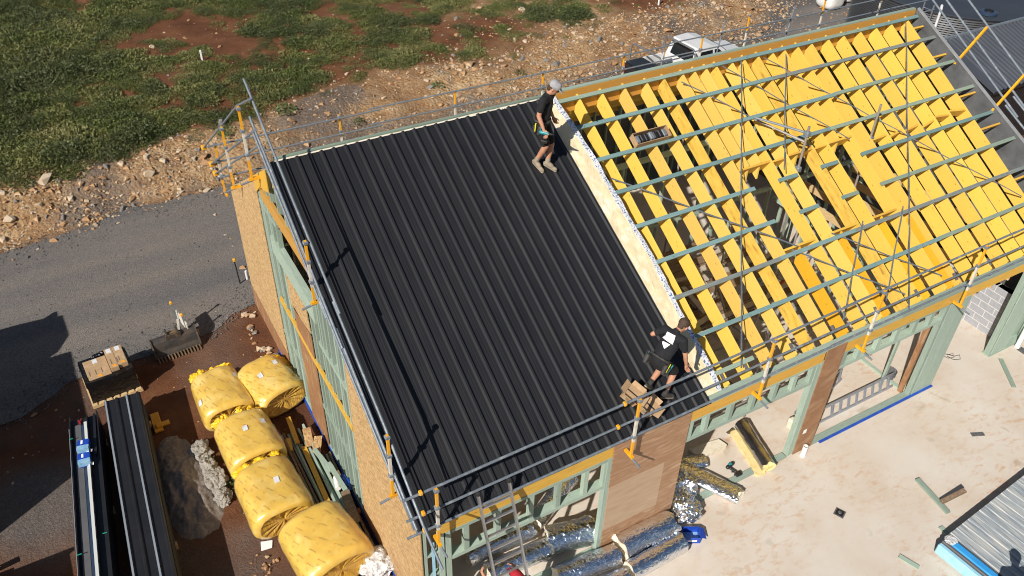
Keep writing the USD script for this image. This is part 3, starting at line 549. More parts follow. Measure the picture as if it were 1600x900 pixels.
for a, b, c in ((.03, 5.4, 6.46), (5.403, 16.15, 6.56)): part(house, 'ridge_beam', box(a, b, 5.605, 5.65, 6.10, c), 'lvl_ridge'); part(house, 'ridge_beam', box(a, b, 5.653, 5.698, 6.10, c), 'lvl_ridge')
for a, b in ((.03, 2.6), (2.603, 5.4)): part(house, 'ridge_plate', box(a, b, 5.64, 5.71, 6.50, 6.545), 'purlin_green')
for a, b in ((5.403, 9.1), (9.103, 13.2), (13.203, 16.15)): part(house, 'ridge_plate', box(a, b, 5.615, 5.70, 6.563, 6.59), 'green_x')
# far slope, mostly hidden behind the ridge
for x in [.06, 1.2, 2.4, 3.6, 4.8] + [6.08 + .6*i for i in range(17)]: part(house, 'rafter', rafter(x, 5.72, 10.3, fp), 'lvl_slope')
for k in range(7): y = 6.1 + .68*k; part(house, 'purlin', bar(fp(.05, y, -.052), fp(16.2, y, -.052), .092, .044, NRF), 'purlin_teal')
part(house, 'top_plate', box(.1, 16.3, 10.30, 10.38, 3.18, 3.27), 'green_x'); part(house, 'eave_beam', box(.1, 16.3, 10.368, 10.41, 2.9, 3.177), 'lvl_along')
# grey fire wall closing the right gable
def gwall(y0, z0, y1, z1, x0, x1, th):
    V = np.array([[x0 + d, y0, z] for d in (0, th) for z in (0., z0)] + [[x1 + d, y1, z] for d in (0, th) for z in (0., z1)])
    return hull(V)
part(house, 'gable_sheet', gwall(-.05, 3.11, 2.8, 4.85, 16.99, 16.56, .06), 'cement_sheet'); part(house, 'gable_sheet', gwall(2.803, 4.85, 5.6, 6.56, 16.558, 16.18, .06), 'cement_sheet')
part(house, 'gable_sheet', gwall(5.603, 6.56, 10.35, 3.5, 16.18, 16.1, .06), 'cement_sheet')
part(house, 'gable_capping', cat(bar((17.02, -.05, 3.135), (16.60, 2.8, 4.875), .075, .03, NRM), bar((16.60, 2.803, 4.877), (16.22, 5.6, 6.585), .075, .03, NRM)), 'cement_cap')

# front wall
def V(name, *a, m='green_z', label=None): return part(house, name, box(*a), m, label=label)
V('top_plate', .1, 5.19, -.025, .11, 3.0, 3.062, m='green_x'); V('top_plate', 5.4, 10.6, -.025, .11, 3.0, 3.09, m='green_x'); V('top_plate', 10.603, 16.95, -.025, .11, 3.0, 3.092, m='green_x')
V('eave_beam', .30, 3.55, -.012, .05, 2.73, 2.997, m='lvl_along'); V('eave_beam', 5.21, 8.5, -.012, .05, 2.73, 2.997, m='lvl_along'); V('eave_beam', 9.06, 12.6, -.012, .05, 2.73, 2.997, m='lvl_along'); V('eave_beam', 12.603, 16.95, -.012, .05, 2.73, 2.997, m='lvl_along')
V('inner_beam', .5, 3.5, .26, .31, 2.42, 2.72, m='lvl_along'); V('inner_beam', 5.3, 8.4, .26, .31, 2.5, 2.72, m='lvl_along')
V('plate', .50, 3.46, -.02, .10, 2.66, 2.727, m='green_x'); V('plate', 5.21, 8.4, -.02, .10, 2.69, 2.727, m='green_x'); V('plate', 9.06, 12.3, -.02, .10, 2.69, 2.727, m='green_x')
V('lintel', .50, 3.46, -.015, .15, 1.95, 2.03, m='green_x'); V('lintel', 5.21, 8.36, -.015, .15, 2.18, 2.26, m='green_x'); V('lintel', 9.06, 12.26, -.015, .15, 2.26, 2.34, m='green_x')
for x in (.72, 1.3, 1.92, 2.45, 3.0, 3.41): V('cripple_stud', x, x + .09, -.01, .085, 2.033, 2.657)
for x in (5.24, 5.62, 6.2, 6.75, 7.3, 7.8, 8.27): V('cripple_stud', x, x + .09, -.01, .085, 2.263, 2.687)
for x in (9.1, 9.55, 10.1, 10.65, 11.2, 11.7): V('cripple_stud', x, x + .11, -.01, .085, 2.343, 2.687)
V('post', .03, .075, 0, .09, .048, 2.997); V('post', .28, .37, -.008, .085, .048, 2.727); V('post', .40, .49, -.01, .09, .048, 2.727)
for z in (.5, 1.1, 1.7, 2.25): V('nogging', .078, .278, .0, .085, z, z + .045, m='green_x')
V('blue_stud', .15, .20, -.012, -.002, .05, 2.6, m='pale_blue_film', label='light blue painted strip beside the corner post')
V('post', 3.46, 3.548, -.02, .09, .048, 2.727); V('post', 8.37, 8.46, -.02, .11, .048, 2.687); V('post', 8.462, 8.515, -.015, .09, .048, 2.687)
for (a, b) in ((3.552, 4.78), (4.783, 5.205)):
    for (c, d) in ((.03, .68), (.683, 1.92), (1.923, 3.058)):
        V('plywood_sheet', a, b, -.03 - rng.uniform(0, .003), -.014, c, d, m='plywood_pale' if (a < 4 and .5 < c < 1) else 'plywood')
for x in (3.6, 4.15, 4.75, 5.1): V('stud', x, x + .045, -.008, .08, .048, 2.99)
V('plywood_strip', 8.52, 9.055, -.035, -.018, .03, 3.03, m='plywood_side', label='tall brown plywood strip between the two openings'); V('paper_tag', 8.62, 8.72, -.037, -.0352, .62, .74, m='paper', label='white paper tag on the plywood strip')
for x in (8.55, 8.95): V('stud', x, x + .045, -.014, .08, .048, 2.7)
for a, b in ((.02, 3.46), (5.3, 8.35), (8.53, 9.05), (9.06, 12.9)): V('bottom_plate', a, b, -.02, .12, .003, .045, m='green_x')
V('damp_strip', 9.3, 12.95, -.075, -.021, .003, .03, m='blue_film', label='blue damp proof strip under the sill of the wide opening')
V('post', 12.16, 12.25, -.02, .10, .048, 2.687); V('wall_panel', 12.262, 12.62, -.024, -.004, .03, 2.727); V('wall_panel', 12.623, 12.94, -.024, -.004, .03, 2.727); V('post', 12.28, 12.37, 0, .09, .048, 2.72); V('post', 12.86, 12.94, 0, .09, .048, 2.72)
V('inner_stud', 11.80, 11.89, .50, .545, .003, 2.45); V('inner_panel', 12.10, 12.155, .13, .24, .003, 2.5, m='plywood_side')
V('return_panel', 12.945, 12.955, -.02, .12, .03, 2.72); V('post', 15.05, 15.11, -.02, .12, .048, 2.72); V('wall_panel', 15.115, 15.62, -.03, -.004, .03, 2.727); V('wall_panel', 15.623, 16.5, .14, .16, .03, 2.727); V('post', 15.63, 15.72, -.02, .09, .048, 2.727); V('bottom_plate', 15.02, 16.6, -.05, .14, .003, .047, m='green_x'); V('post', 16.3, 16.39, 0, .09, .048, 2.72)
V('nogging', 15.725, 16.3, 0, .09, 1.0, 1.05, m='green_x'); V('nogging', 15.725, 16.3, 0, .09, 1.9, 1.95, m='green_x')
# left gable wall (x = 0)
def zr(y): return min(3.1 + TT*y, RZ - TF*(y - RY)) - .08
def gsheet(name, pts, m, x0=-.022, x1=-.006, label=None):
    pts = [(y, z) for y, z in pts]
    g = prism(pts, x1 - x0, lambda u, v, w: (x0 + w, u, v)); part(house, name, fixn(g), m, label=label)
for a, b in ((10.38, 9.2), (9.197, 8.0), (7.997, 7.42)): gsheet('osb_sheet', [(a, .62), (b, .62), (b, zr(b)), (a, zr(a))], 'osb'); gsheet('plywood_sheet', [(a, -.05), (b, -.05), (b, .617), (a, .617)], 'plywood_side')
ys = [.8, 1.99, 2.85]
for a, b in ((.0, 1.2), (1.203, 2.4), (2.403, 2.86)): gsheet('osb_sheet', [(a, -.05), (b, -.05), (b, zr(b)), (a, zr(a))], 'osb')
gsheet('plywood_sheet', [(4.9, -.04), (5.95, -.04), (5.95, 3.1), (4.9, 3.1)], 'plywood_side', label='brown plywood sheet standing in the gable wall frame')
gsheet('osb_sheet', [(4.88, 3.2), (6.12, 3.0), (6.15, 3.75), (4.95, 3.78)], 'osb')
gsheet('gable_panel', [(7.38, 4.95), (7.38, zr(7.38)), (6.25, zr(6.25)), (6.25, 5.55), (6.95, 5.3)], 'lvl_along', x0=-.04, x1=-.024, label='yellow board panel high in the gable wall under the rake')
for y in np.arange(.05, 10.3, .45):
    tops = [(.0, zr(y) - .02)]
    if 4.35 < y < 6.3: tops = [(.0, 3.8), (4.9, zr(y) - .02)]
    for z0, z1 in tops:
        if z1 > z0 + .1: V('stud', .0, .09, y, y + .045, z0 + .003, z1)
for y in (2.95, 3.3, 3.85, 4.2, 4.75, 6.25, 6.6, 7.1, 7.3): V('stud', -.006, .088, y, y + .07, .005, zr(y) - .03 if y < 4.3 or y > 6.3 else 3.79)
V('rail', -.03, .095, 4.37, 6.9, 3.82, 4.22, m='green_y'); V('rail', -.012, .088, 2.87, 4.9, 1.2, 1.29, m='green_y'); V('rail', -.012, .088, 5.96, 7.4, 1.3, 1.39, m='green_y'); V('rail', -.012, .088, 2.87, 4.4, 3.3, 3.39, m='green_y'); V('rail', -.013, .088, 6.3, 7.4, 4.72, 4.8, m='green_y')
V('gable_beam', -.03, .02, 2.9, 7.08, 2.40, 2.52, m='lvl_along'); V('gable_beam', -.028, .03, 4.4, 7.05, 4.98, 5.28, m='lvl_orange', label='orange brown lintel beam over the gable window'); V('bottom_plate', -.01, .1, .0, 10.3, -.0 + .001, .044, m='green_y')
part(house, 'rake_plate', cat(bar(rp(.045, .05, -.11), rp(.045, 5.6, -.11), .09, .06, NRM)), 'green_y'); part(house, 'rake_plate', bar(fp(.045, 5.62, -.11), fp(.045, 10.36, -.11), .09, .06, NRF), 'green_y')
part(house, 'damp_strip', cat(box(-.03, -.004, .3, 8.4, -.16, -.02)), 'blue_film', label='blue damp proof membrane along the foot of the gable wall')
part(house, 'verge_insulation', cat(bar(rp(-.045, 3.9, -.05), rp(-.045, 5.6, -.045), .035, .05, NRM), bar(rp(-.045, .3, -.05), rp(-.045, 2.3, -.05), .03, .04, NRM)), 'fibre_white')
# inside: stud walls, ceiling ties
for y0 in (5.25,):
    for x in np.arange(6.1, 15.9, .6): V('inner_stud', x, x + .045, y0, y0 + .09, .003, 2.7)
    V('inner_plate', 6.0, 15.9, y0, y0 + .09, 2.703, 2.79, m='green_x'); V('inner_plate', 6.0, 15.9, y0 - .01, y0 + .1, 4.6, 4.69, m='green_x')
    for x in np.arange(6.1, 15.9, 1.2): V('inner_stud', x, x + .045, y0, y0 + .09, 2.795, 4.597)
for x in (12.15,):
    for y in np.arange(1.6, 5.1, .6): V('inner_stud', x, x + .09, y, y + .045, .003, 2.45)
    V('inner_plate', x, x + .09, .2, 5.2, 2.453, 2.54, m='green_y'); V('inner_plate', x, x + .09, .2, 5.2, .0035, .002 + .044, m='green_y') if x > 12 else None
for x in np.arange(12.7, 15.8, .6): V('ceiling_joist', x, x + .045, .12, 5.25, 2.45, 2.64, m='pale_pine')
for x in np.arange(.2, 16.2, .45): V('far_stud', x, x + .045, 10.255, 10.345, .003, 3.1)
V('far_plate', .1, 16.2, 10.25, 10.345, 3.103, 3.177, m='green_x'); V('far_nogging', .1, 16.2, 10.262, 10.34, 1.5, 1.545, m='green_x')
for i in range(13): V('far_sheet', .1 + 1.24*i, .1 + 1.24*i + 1.235, 10.35, 10.366, .003, 2.897, m='cement_sheet')
# strap braces over the roof frame
for a, b, o in (((10.33, 5.41), (6.51, .24), .012), ((11.58, 5.32), (9.81, 3.12), .012), ((15.58, 5.39), (12.18, 1.52), .012), ((12.18, 1.52), (10.78, .0), .012), ((10.97, 1.76), (9.17, .3), .012), ((12.2, 1.76), (10.4, .32), .012),
                ((5.95, 3.9), (9.17, 1.74), -.05), ((8.63, 5.31), (10.85, 3.42), -.05), ((11.01, 5.4), (12.86, 3.67), -.05), ((12.86, 3.67), (15.69, 1.13), -.05), ((10.11, 1.76), (12.17, .33), -.05), ((8.98, 1.73), (11.0, .29), -.05), ((9.83, 5.43), (11.96, 3.32), -.05)):
    pts = [rp(a[0] + (b[0]-a[0])*t, a[1] + (b[1]-a[1])*t, o + .015*math.sin(math.pi*t*3)) for t in np.linspace(0, 1, 7)]
    part(house, 'brace_strap', cat([bar(p, q, .034, .006, NRM + np.array([.35, 0, 0])) for p, q in zip(pts[:-1], pts[1:])]), 'galv')
for x, y in ((6.1, .2), (6.66, .2), (7.8, .2), (8.9, .2), (10.1, .2), (11.3, .2), (12.5, .2), (13.6, .2)):
    part(house, 'tie_plate', bar(rp(x, .16, -.06), rp(x + .01, .30, -.06), .035, .05, NRM), 'alloy')

# ------------------------------------------------------------------ scaffold inside the house
sc_ = thing('internal_scaffold', 'brown plank deck on grey pipe scaffold standing inside the open roof frame', 'scaffold', (8, 3.5, 0))
for x in (6.2, 8.35, 10.5):
    for y in (1.3, 2.9, 4.7): part(sc_, 'standard', tube([(x, y, .003), (x, y, 3.1 + TT*y - .45)], .024), 'dull_pipe')
for y in (1.3, 2.9, 4.7):
    for z in (.5, 1.93): part(sc_, 'ledger', tube([(5.9, y + .03, z), (10.9, y + .03, z)], .024), 'dull_pipe')
for x in (6.2, 8.35, 10.5):
    for z in (.55, 1.98): part(sc_, 'transom', tube([(x + .03, 1.1, z), (x + .03, 4.95, z)], .024), 'dull_pipe')
part(sc_, 'diagonal', tube([(6.2, 2.95, .3), (8.35, 2.95, 2.4)], .024), 'dull_pipe'); part(sc_, 'diagonal', tube([(8.4, 1.35, .5), (8.4, 2.9, 2.6)], .024), 'dull_pipe'); part(sc_, 'diagonal', tube([(10.5, 1.4, 2.0), (9.6, 3.2, 3.3)], .024), 'dull_pipe'); part(sc_, 'diagonal', tube([(7.6, 1.2, 2.05), (9.8, 2.6, 2.9)], .024), 'dull_pipe')
for i, y in enumerate(np.arange(2.2, 5.0, .262)):
    x0 = 5.95 + rng.uniform(-.1, .15); x1 = x0 + rng.uniform(2.2, 3.4)
    part(sc_, 'plank', cbox(x0, x1, y, y + .225, 2.005, 2.043 + rng.uniform(0, .004), .004), 'brown_timber')
    if i % 3: part(sc_, 'plank', cbox(x1 + .02, x1 + rng.uniform(1.5, 2.2), y, y + .225, 2.005, 2.043 + rng.uniform(0, .004), .004), 'brown_timber')
for x, y in ((6.2, 2.9), (8.35, 2.9), (10.5, 2.9), (8.35, 1.3), (10.5, 1.3)): part(sc_, 'coupler', cbox(x - .05, x + .06, y - .05, y + .06, 1.88, 2.0, .015), 'orange_plastic' if x > 7 else 'dull_pipe')
for i in range(48):
    x, y = rng.uniform(6.1, 10.7), rng.uniform(2.25, 4.85); L = rng.uniform(.3, 1.0); a = rng.choice([0.05, -.1, .2, 1.4])
    g = bar((x, y, 2.07 + .003*i), (x + L*math.cos(a), y + L*math.sin(a), 2.07 + .003*i), .11, .035)
    solo('board_offcut', g, 'grey_plank', 'pale grey board offcut lying on the scaffold deck under the rafters', 'board', 'board offcuts on the scaffold deck')
for i in range(12):
    x, y = rng.uniform(9.3, 11.8), rng.uniform(2.0, 4.6); L = rng.uniform(.5, 1.3)
    solo('floor_board', bar((x, y, .03 + .004*i), (x + L, y + .08, .03 + .004*i), .17, .04), 'grey_plank', 'weathered board lying on the floor seen through the roof openings', 'board', 'boards on the house floor')
mt = thing('roof_prop', 'clamped grey scaffold tubes sticking up through the middle roof opening', 'scaffold tube', (10.35, 3.2, 3.0))
part(mt, 'upright', tube([(10.34, 3.2, 2.6), (10.34, 3.2, 5.85)], .026), 'dull_pipe'); part(mt, 'rail', tube([(9.72, 4.12, 5.78), (10.40, 3.16, 5.68)], .026), 'galv'); part(mt, 'rail', tube([(9.9, 4.3, 5.62), (10.36, 3.22, 5.48)], .024), 'dull_pipe')
for z in (4.85, 5.68): part(mt, 'coupler', cbox(10.28, 10.40, 3.14, 3.27, z - .06, z + .06, .02), 'galv')
mt = thing('roof_prop', 'single grey scaffold tube sticking up through the third roof opening', 'scaffold tube', (12.6, 3.3, 3.0))
part(mt, 'upright', tube([(12.6, 3.3, 2.6), (12.6, 3.3, 5.8)], .026), 'dull_pipe'); part(mt, 'coupler', cbox(12.54, 12.67, 3.24, 3.37, 4.9, 5.02, .02), 'galv')

# ------------------------------------------------------------------ guardrails
def rail_post(t, x, y, z0, z1, out=(0, -1), foot=True, lean=(0, 0)):
    o = np.array([out[0], out[1], 0.]); b = np.array([x, y, z0]); top = np.array([x + lean[0], y + lean[1], z1]); m1, m2 = b + (top-b)*.28, b + (top-b)*.66
    p = part(t, 'post', bar(b, top, .040, .040, o), 'yellow_paint'); part(p, 'worn_sleeve', bar(m1, m2, .044, .044, o), 'worn_white')
    for k in (.36, .68, .97): part(p, 'clamp', cbox(*[v for c, h in zip(b + (top-b)*k - o*.0, (.04, .04, .03)) for v in (c - h, c + h)], .01), 'galv')
    if foot: part(t, 'bracket', bar(b - o*.16 + [0, 0, .02], b + o*.06 + [0, 0, .02], .05, .05), 'yellow_paint'); part(t, 'bracket_arm', tube([b - o*.05 + [0, 0, .0], b + o*.24 + [.02, .0, -.05]], .02), 'galv')
g1 = thing('guardrail', 'grey tube guardrail on yellow posts along the near eave above the slab', 'guardrail', (0, -.15, 2.8))
for z0, z1, a in ((4.09, 4.42, -.3), (3.60, 3.86, -.27), (3.20, 3.42, -.28)):
    xs = [a, 4.0, 8.6, 13.2, 17.4]
    for i in range(4):
        f0, f1 = (xs[i] - a)/17.7, (xs[i+1] - a)/17.7
        part(g1, 'rail', tube([(xs[i] - .25*(i > 0), -.15 - .03*(i % 2), z0 + (z1-z0)*f0 + .028*(i % 2)), (xs[i+1] + .02, -.15 - .03*(i % 2), z0 + (z1-z0)*f1 + .028*(i % 2))], .021), 'galv')
for x in (.20, 3.78, 6.65, 9.35, 12.25, 15.2): rail_post(g1, x, -.20, 2.80, 4.12 + .02*x, (0, -1))
for x, z in ((-.02, 4.11), (-.0, 3.63), (.0, 3.22), (3.52, 4.16), (3.45, 3.66)): part(g1, 'coupler', cbox(x - .028, x + .028, -.185, -.115, z - .033, z + .033, .01), 'yellow_paint')
g2 = thing('guardrail', 'sloping grey tube guardrail with yellow posts along the left gable edge', 'guardrail', (-.14, 3, 3))
part(g2, 'rail', tube([(-.13, -1.05, 3.52), (-.13, -.43, 3.78), (-.13, .84, 4.66), (-.13, 2.6, 5.66)], .021), 'galv'); part(g2, 'rail', tube([(-.11, 2.4, 5.56), (-.11, 4.22, 6.60), (-.11, 6.2, 7.80)], .021), 'galv')
part(g2, 'rail', tube([(-.14, -.2, 3.38), (-.14, 2.6, 5.12)], .021), 'galv'); part(g2, 'rail', tube([(-.17, 2.3, 4.96), (-.17, 6.0, 7.22)], .021), 'galv')
part(g2, 'rail', tube([(-.15, .30, 3.50), (-.15, 3.3, 5.24)], .021), 'galv'); part(g2, 'rail', tube([(-.17, 3.0, 5.04), (-.17, 6.0, 6.98)], .021), 'galv')
part(g2, 'rail', tube([(-.15, 5.8, 7.62), (-.15, 7.0, 6.98), (-.15, 12.2, 3.6)], .021), 'galv'); part(g2, 'rail', tube([(-.17, 5.7, 7.12), (-.17, 11.5, 3.5)], .021), 'galv'); part(g2, 'rail', tube([(-.16, 5.8, 6.76), (-.16, 11.2, 3.4)], .021), 'galv')
for y, z in ((12.2, 3.6), (11.5, 3.5), (11.2, 3.4)): part(g2, 'end_cap', cbox(-.21, -.09, y - .04, y + .08, z - .06, z + .05, .02), 'yellow_paint')
for y, z0, z1 in ((.55, 3.35, 4.72), (3.5, 5.0, 6.25), (6.72, 5.62, 7.1), (8.85, 4.28, 5.72)): rail_post(g2, -.19, y, z0, z1, (-1, 0))
g3 = thing('guardrail', 'grey tube guardrail on yellow posts behind the roof ridge along the far eave', 'guardrail', (8, 10.6, 3.2))
for z, a in ((4.45, -.3), (4.03, -.2), (3.62, -.25)):
    xs = [a, 3.9, 8.4, 12.9, 17.6, 24.5]
    for i in range(5): part(g3, 'rail', tube([(xs[i] - .3*(i > 0), 10.58 + .04*(i % 2), z + .03*(i % 2)), (xs[i+1], 10.58 + .04*(i % 2), z - .02)], .021), 'galv')
for x in (-.12, 2.83, 5.92, 8.55, 11.21, 14.02, 15.75, 18.9, 21.6): rail_post(g3, x, 10.64, 3.15, 4.5 if x < 15 else 4.85, (0, 1))
for x in (14.6, 17.4): part(g3, 'stay', tube([(x, 10.62, 3.3), (x + .25, 10.7, 4.75)], .021), 'galv')
g4 = thing('guardrail', 'grey tubes on outward leaning yellow posts along the right gable edge', 'guardrail', (16.9, 3, 4))
def lean_pt(y, t): return np.array([xend(min(y, 5.6)) + .02 + .70*t, y, 3.1 + TT*y + .72*t - .05])
for t in (.30, .56, .97):
    for a, b in ((-.5, 2.9), (2.55, 8.0)): part(g4, 'rail', tube([lean_pt(a, t) + [.0, 0, .03*(a > 0)], lean_pt(b, t) + [.15*(b > 6), 0, .03*(a > 0)]], .026), 'galv')
for y in (4.26, 3.02, 1.2): part(g4, 'post', bar(lean_pt(y, -.06), lean_pt(y, 1.05), .05, .05, (0, 1, 0)), 'yellow_paint')

# ------------------------------------------------------------------ things right of and behind the house
wall = thing('block_wall', 'short grey concrete block wall beyond the right corner post', 'wall', (15.75, .8, 0))
part(wall, 'mortar_core', box(15.712, 15.888, .402, 3.398, .0, 1.388), 'mortar')
for r in range(7):
    off = 0 if r % 2 == 0 else -.2; y = .40 + off
    while y < 3.39:
        y0, y1 = max(y, .40), min(y + .39, 3.40)
        if y1 - y0 > .05: part(wall, 'block', cbox(15.706, 15.894, y0 + .006, y1 - .004, r*.2 + .010, r*.2 + .188, .003), 'block')
        y += .4
md = blob((17.6, 1.9, .1), (1.5, 1.6, 1.25), 4, .35, 1.6, 5); solo('soil_mound', (np.c_[np.maximum(md[0][:, 0], 15.93), md[0][:, 1], np.maximum(md[0][:, 2], .004)], md[1]), 'soil_mound', 'mound of red brown soil and rock piled behind the concrete block wall', 'soil mound', smooth=True)
pp = thing('waste_pipe', 'white plastic pipe stub standing beside the plywood strip at the sill', 'pipe', (8.72, -.16, 0))
part(pp, 'pipe', cat(spin([(.055, 0), (.055, .30)], 18, (8.72, -.14, .002)), spin([(.048, .30), (.048, .05)], 18, (8.72, -.14, .002)), spin([(.055, .30), (.048, .30)], 18, (8.72, -.14, .002))), 'pvc', smooth=40); part(pp, 'collar', spin([(.06, .0), (.06, .03), (.055, .03)], 18, (8.72, -.14, .001)), 'pvc')
pp = thing('waste_pipe', 'white plastic pipe leaning by the green panel at the right picture edge', 'pipe', (16.1, -.05, 0)); part(pp, 'pipe', tube([(15.95, -.16, .004), (16.35, .0, .75)], .055, 14), 'pvc', smooth=40); part(pp, 'collar', tube([(15.95, -.16, .003), (15.99, -.145, .075)], .062, 14), 'pvc')
# water tank
TC = np.array([31.2, 14.2]); TRAD = 4.0
tank = thing('water_tank', 'huge dark corrugated steel water tank at the top right corner', 'water tank', (*TC, -.15))
prof = []
for k in range(58): z = k*2.5/58; prof += [(TRAD + .018*math.sin(k*math.pi/2*1.0), z)]
prof = [(TRAD + .016*math.cos(2*math.pi*z/.085), z) for z in np.arange(0, 2.5, .0145)]
part(tank, 'wall', spin(prof, 120, (0, 0, 0)), 'tank_steel', smooth=True, local=True)
part(tank, 'roof', spin([(TRAD + .05, 2.50), (TRAD + .05, 2.56), (TRAD - .1, 2.575), (.02, 2.75)], 96), 'tank_roof', local=True, smooth=30)
h = part(tank, 'hatch', spin([(.34, 2.60), (.34, 2.68), (.30, 2.70), (.22, 2.705), (.01, 2.72)], 24, (-2.05, -2.85, -.0)), 'flashing_blue', local=True); part(h, 'lid', spin([(.17, 2.70), (.17, 2.76), (.02, 2.79)], 20, (-2.05, -2.85, .0)), 'black_steel', local=True)
for k in range(2): part(tank, 'ladder_stile', bar((-3.95 - .06, -.62 + .42*k - 1.2, .2), (-3.95 - .06, -.62 + .42*k - 1.2, 2.9), .05, .03, (1, 0, 0)), 'alloy', local=True)
for k in range(10): part(tank, 'ladder_rung', tube([(-4.01, -1.82, .35 + .26*k), (-4.01, -1.40, .35 + .26*k)], .014, 6), 'alloy', local=True)
part(tank, 'downpipe', tube([(-3.7, -1.95, .3), (-3.7, -1.95, 2.75), (-3.5, -1.8, 2.8)], .05), 'white_paint', local=True)
# shed
shed = thing('shed', 'dark corrugated steel shed with a light roof edge beside the right gable', 'shed', (27, 8.3, -.1))
def sp(x, y, o=0.): return np.array([x, y, 2.2 + (y - 7.06)*.33 + o])
xs_ = np.arange(23.9, 34, .0238); pr = [(x, .034*max(-.35, math.cos(2*math.pi*x/.21))) for x in xs_]
V_, F_ = [], []
for y in (7.0, 9.45): V_ += [sp(x, y, o) for x, o in pr]
n_ = len(pr)
for i in range(n_ - 1): F_ += [[i, i+1, n_+i+1], [i, n_+i+1, n_+i]]
part(shed, 'roof_sheet', (np.array(V_), np.array(F_)), 'dark_sheet', smooth=60)
part(shed, 'box_gutter', cat(bar(sp(23.76, 6.95, .02), sp(23.76, 9.5, .02), .26, .10)), 'dark_sheet'); part(shed, 'ridge_flashing', bar(sp(23.6, 9.5, .03), sp(34, 9.5, .03), .10, .06), 'galv'); part(shed, 'eave_trim', bar(sp(23.65, 6.97, -.04), sp(34, 6.97, -.04), .05, .08), 'black_steel')
pr = [(x, .010*math.cos(2*math.pi*x/.085)) for x in np.arange(23.7, 34, .0213)]; V_ = [np.array([x, 7.04 + o, z]) for z in (-.2, 2.16) for x, o in pr]; n_ = len(pr); F_ = []
for i in range(n_ - 1): F_ += [[i, i+1, n_+i+1], [i, n_+i+1, n_+i]]
part(shed, 'front_wall', (np.array(V_), np.array(F_)), 'black_steel', smooth=60); part(shed, 'end_wall', hull([(23.7, 7.06, -.2), (23.7, 9.45, -.2), (23.7, 7.06, 2.1), (23.7, 9.45, 2.9), (23.74, 7.06, -.2), (23.74, 9.45, -.2), (23.74, 7.06, 2.1), (23.74, 9.45, 2.9)]), 'black_steel'); part(shed, 'rear_wall', box(23.75, 34, 9.41, 9.45, -.2, 2.9), 'black_steel')
solo('leaning_board', bar((21.6, 5.8, -.1), (22.1, 6.55, 1.1), .34, .02, (0, 0, 1)), 'pale_pine', 'pale board leaning in front of the dark shed wall', 'board')
for i, (x, y, r, l) in enumerate(((30.1, 19.6, .55, 'white bulk bag standing on dark gravel at the top edge left of the tank'), (31.6, 19.9, .45, 'second smaller white bulk bag next to the dark water tank'))):
    b = thing('bulk_bag', l, 'bulk bag', (x, y, -.13)); s = trimesh.creation.icosphere(3, 1.0); v = np.array(s.vertices); v = np.sign(v)*np.abs(v)**.55*[r, r, r*.9]; v[:, 2] += r*.9; v *= (1 + .06*(meshkit.fbm(v*3 + 20, 3, 3) - .5))[:, None]
    part(b, 'bag', (v, s.faces), 'bulk_bag', local=True, smooth=True)
    for k in range(4): a = math.pi/4 + k*math.pi/2; c = np.array([math.cos(a), math.sin(a), 0])*r*.8; part(b, 'loop', tube([c + [0, 0, r*1.6], c*1.05 + [0, 0, r*2.1], c*.75 + [0, 0, r*2.0], c*.8 + [0, 0, r*1.6]], .02, 5), 'bulk_bag', local=True)

# utility vehicle behind the ridge
ute = thing('utility_vehicle', 'white dual cab utility vehicle with black tray and silver racks behind the house', 'utility vehicle', (18.75, 16.05, -.13), rot=1.5)
def side(poly, y0, y1, c=.03): return fixn(prism(poly, y1 - y0, lambda u, v, w: (u, y0 + w, v)))
L_ = dict(local=True)
body = [(2.55, .42), (2.62, .62), (2.55, .88), (1.45, 1.02), (1.38, 1.03), (-.62, 1.03), (-.62, .42)]
part(ute, 'body', hull([(x, y, z) for x, z in body for y in ((-.93, .93) if z < .9 else (-.86, .86))]), 'white_paint', **L_)
cab = part(ute, 'cab', hull([(1.45, s*.86, 1.0) for s in (-1, 1)] + [(.62, s*.68, 1.62) for s in (-1, 1)] + [(.2, s*.70, 1.70) for s in (-1, 1)] + [(-.45, s*.69, 1.68) for s in (-1, 1)] + [(-.62, s*.86, 1.0) for s in (-1, 1)]), 'white_paint', **L_)
part(cab, 'windscreen', hull([(1.40, s*.76, 1.05) for s in (-1, 1)] + [(.70, s*.62, 1.575) for s in (-1, 1)] + [(1.42, s*.76, 1.06) for s in (-1, 1)] + [(.72, s*.62, 1.585) for s in (-1, 1)]), 'glass_dark', **L_)
for s in (-1, 1):
    for (a, b, c, d) in ((1.15, .55, .62, .38), (.28, .22, -.42, -.36)) if False else ((1.12, .58, .36, .36), (.26, .26, -.42, -.36)):
        q = [(a, s*.845, 1.07), (b, s*.735, 1.50), (d, s*.735, 1.53), (c, s*.845, 1.07)] if a > .5 else [(a, s*.845, 1.07), (b, s*.735, 1.53), (d, s*.735, 1.53), (c, s*.845, 1.07)]
        part(cab, 'side_window', hull(q + [(x, y + s*.012, z) for x, y, z in q]), 'glass_dark', **L_)
    part(ute, 'mirror', cbox(1.12, 1.26, s*.90 - .09, s*.90 + .09, 1.05, 1.2, .03), 'black_steel', **L_)
    part(ute, 'headlight', cbox(2.42, 2.58, s*.72 - .16, s*.72 + .16, .68, .84, .04), 'chrome', **L_)
    part(ute, 'tail_light', cbox(-2.66, -2.60, s*.86 - .07, s*.86 + .07, .62, .95, .01), 'red_lamp', **L_)
part(ute, 'rear_window', hull([(-.60, s*.62, 1.1) for s in (-1, 1)] + [(-.48, s*.56, 1.55) for s in (-1, 1)] + [(-.615, s*.62, 1.1) for s in (-1, 1)] + [(-.495, s*.56, 1.55) for s in (-1, 1)]), 'glass_dark', **L_)
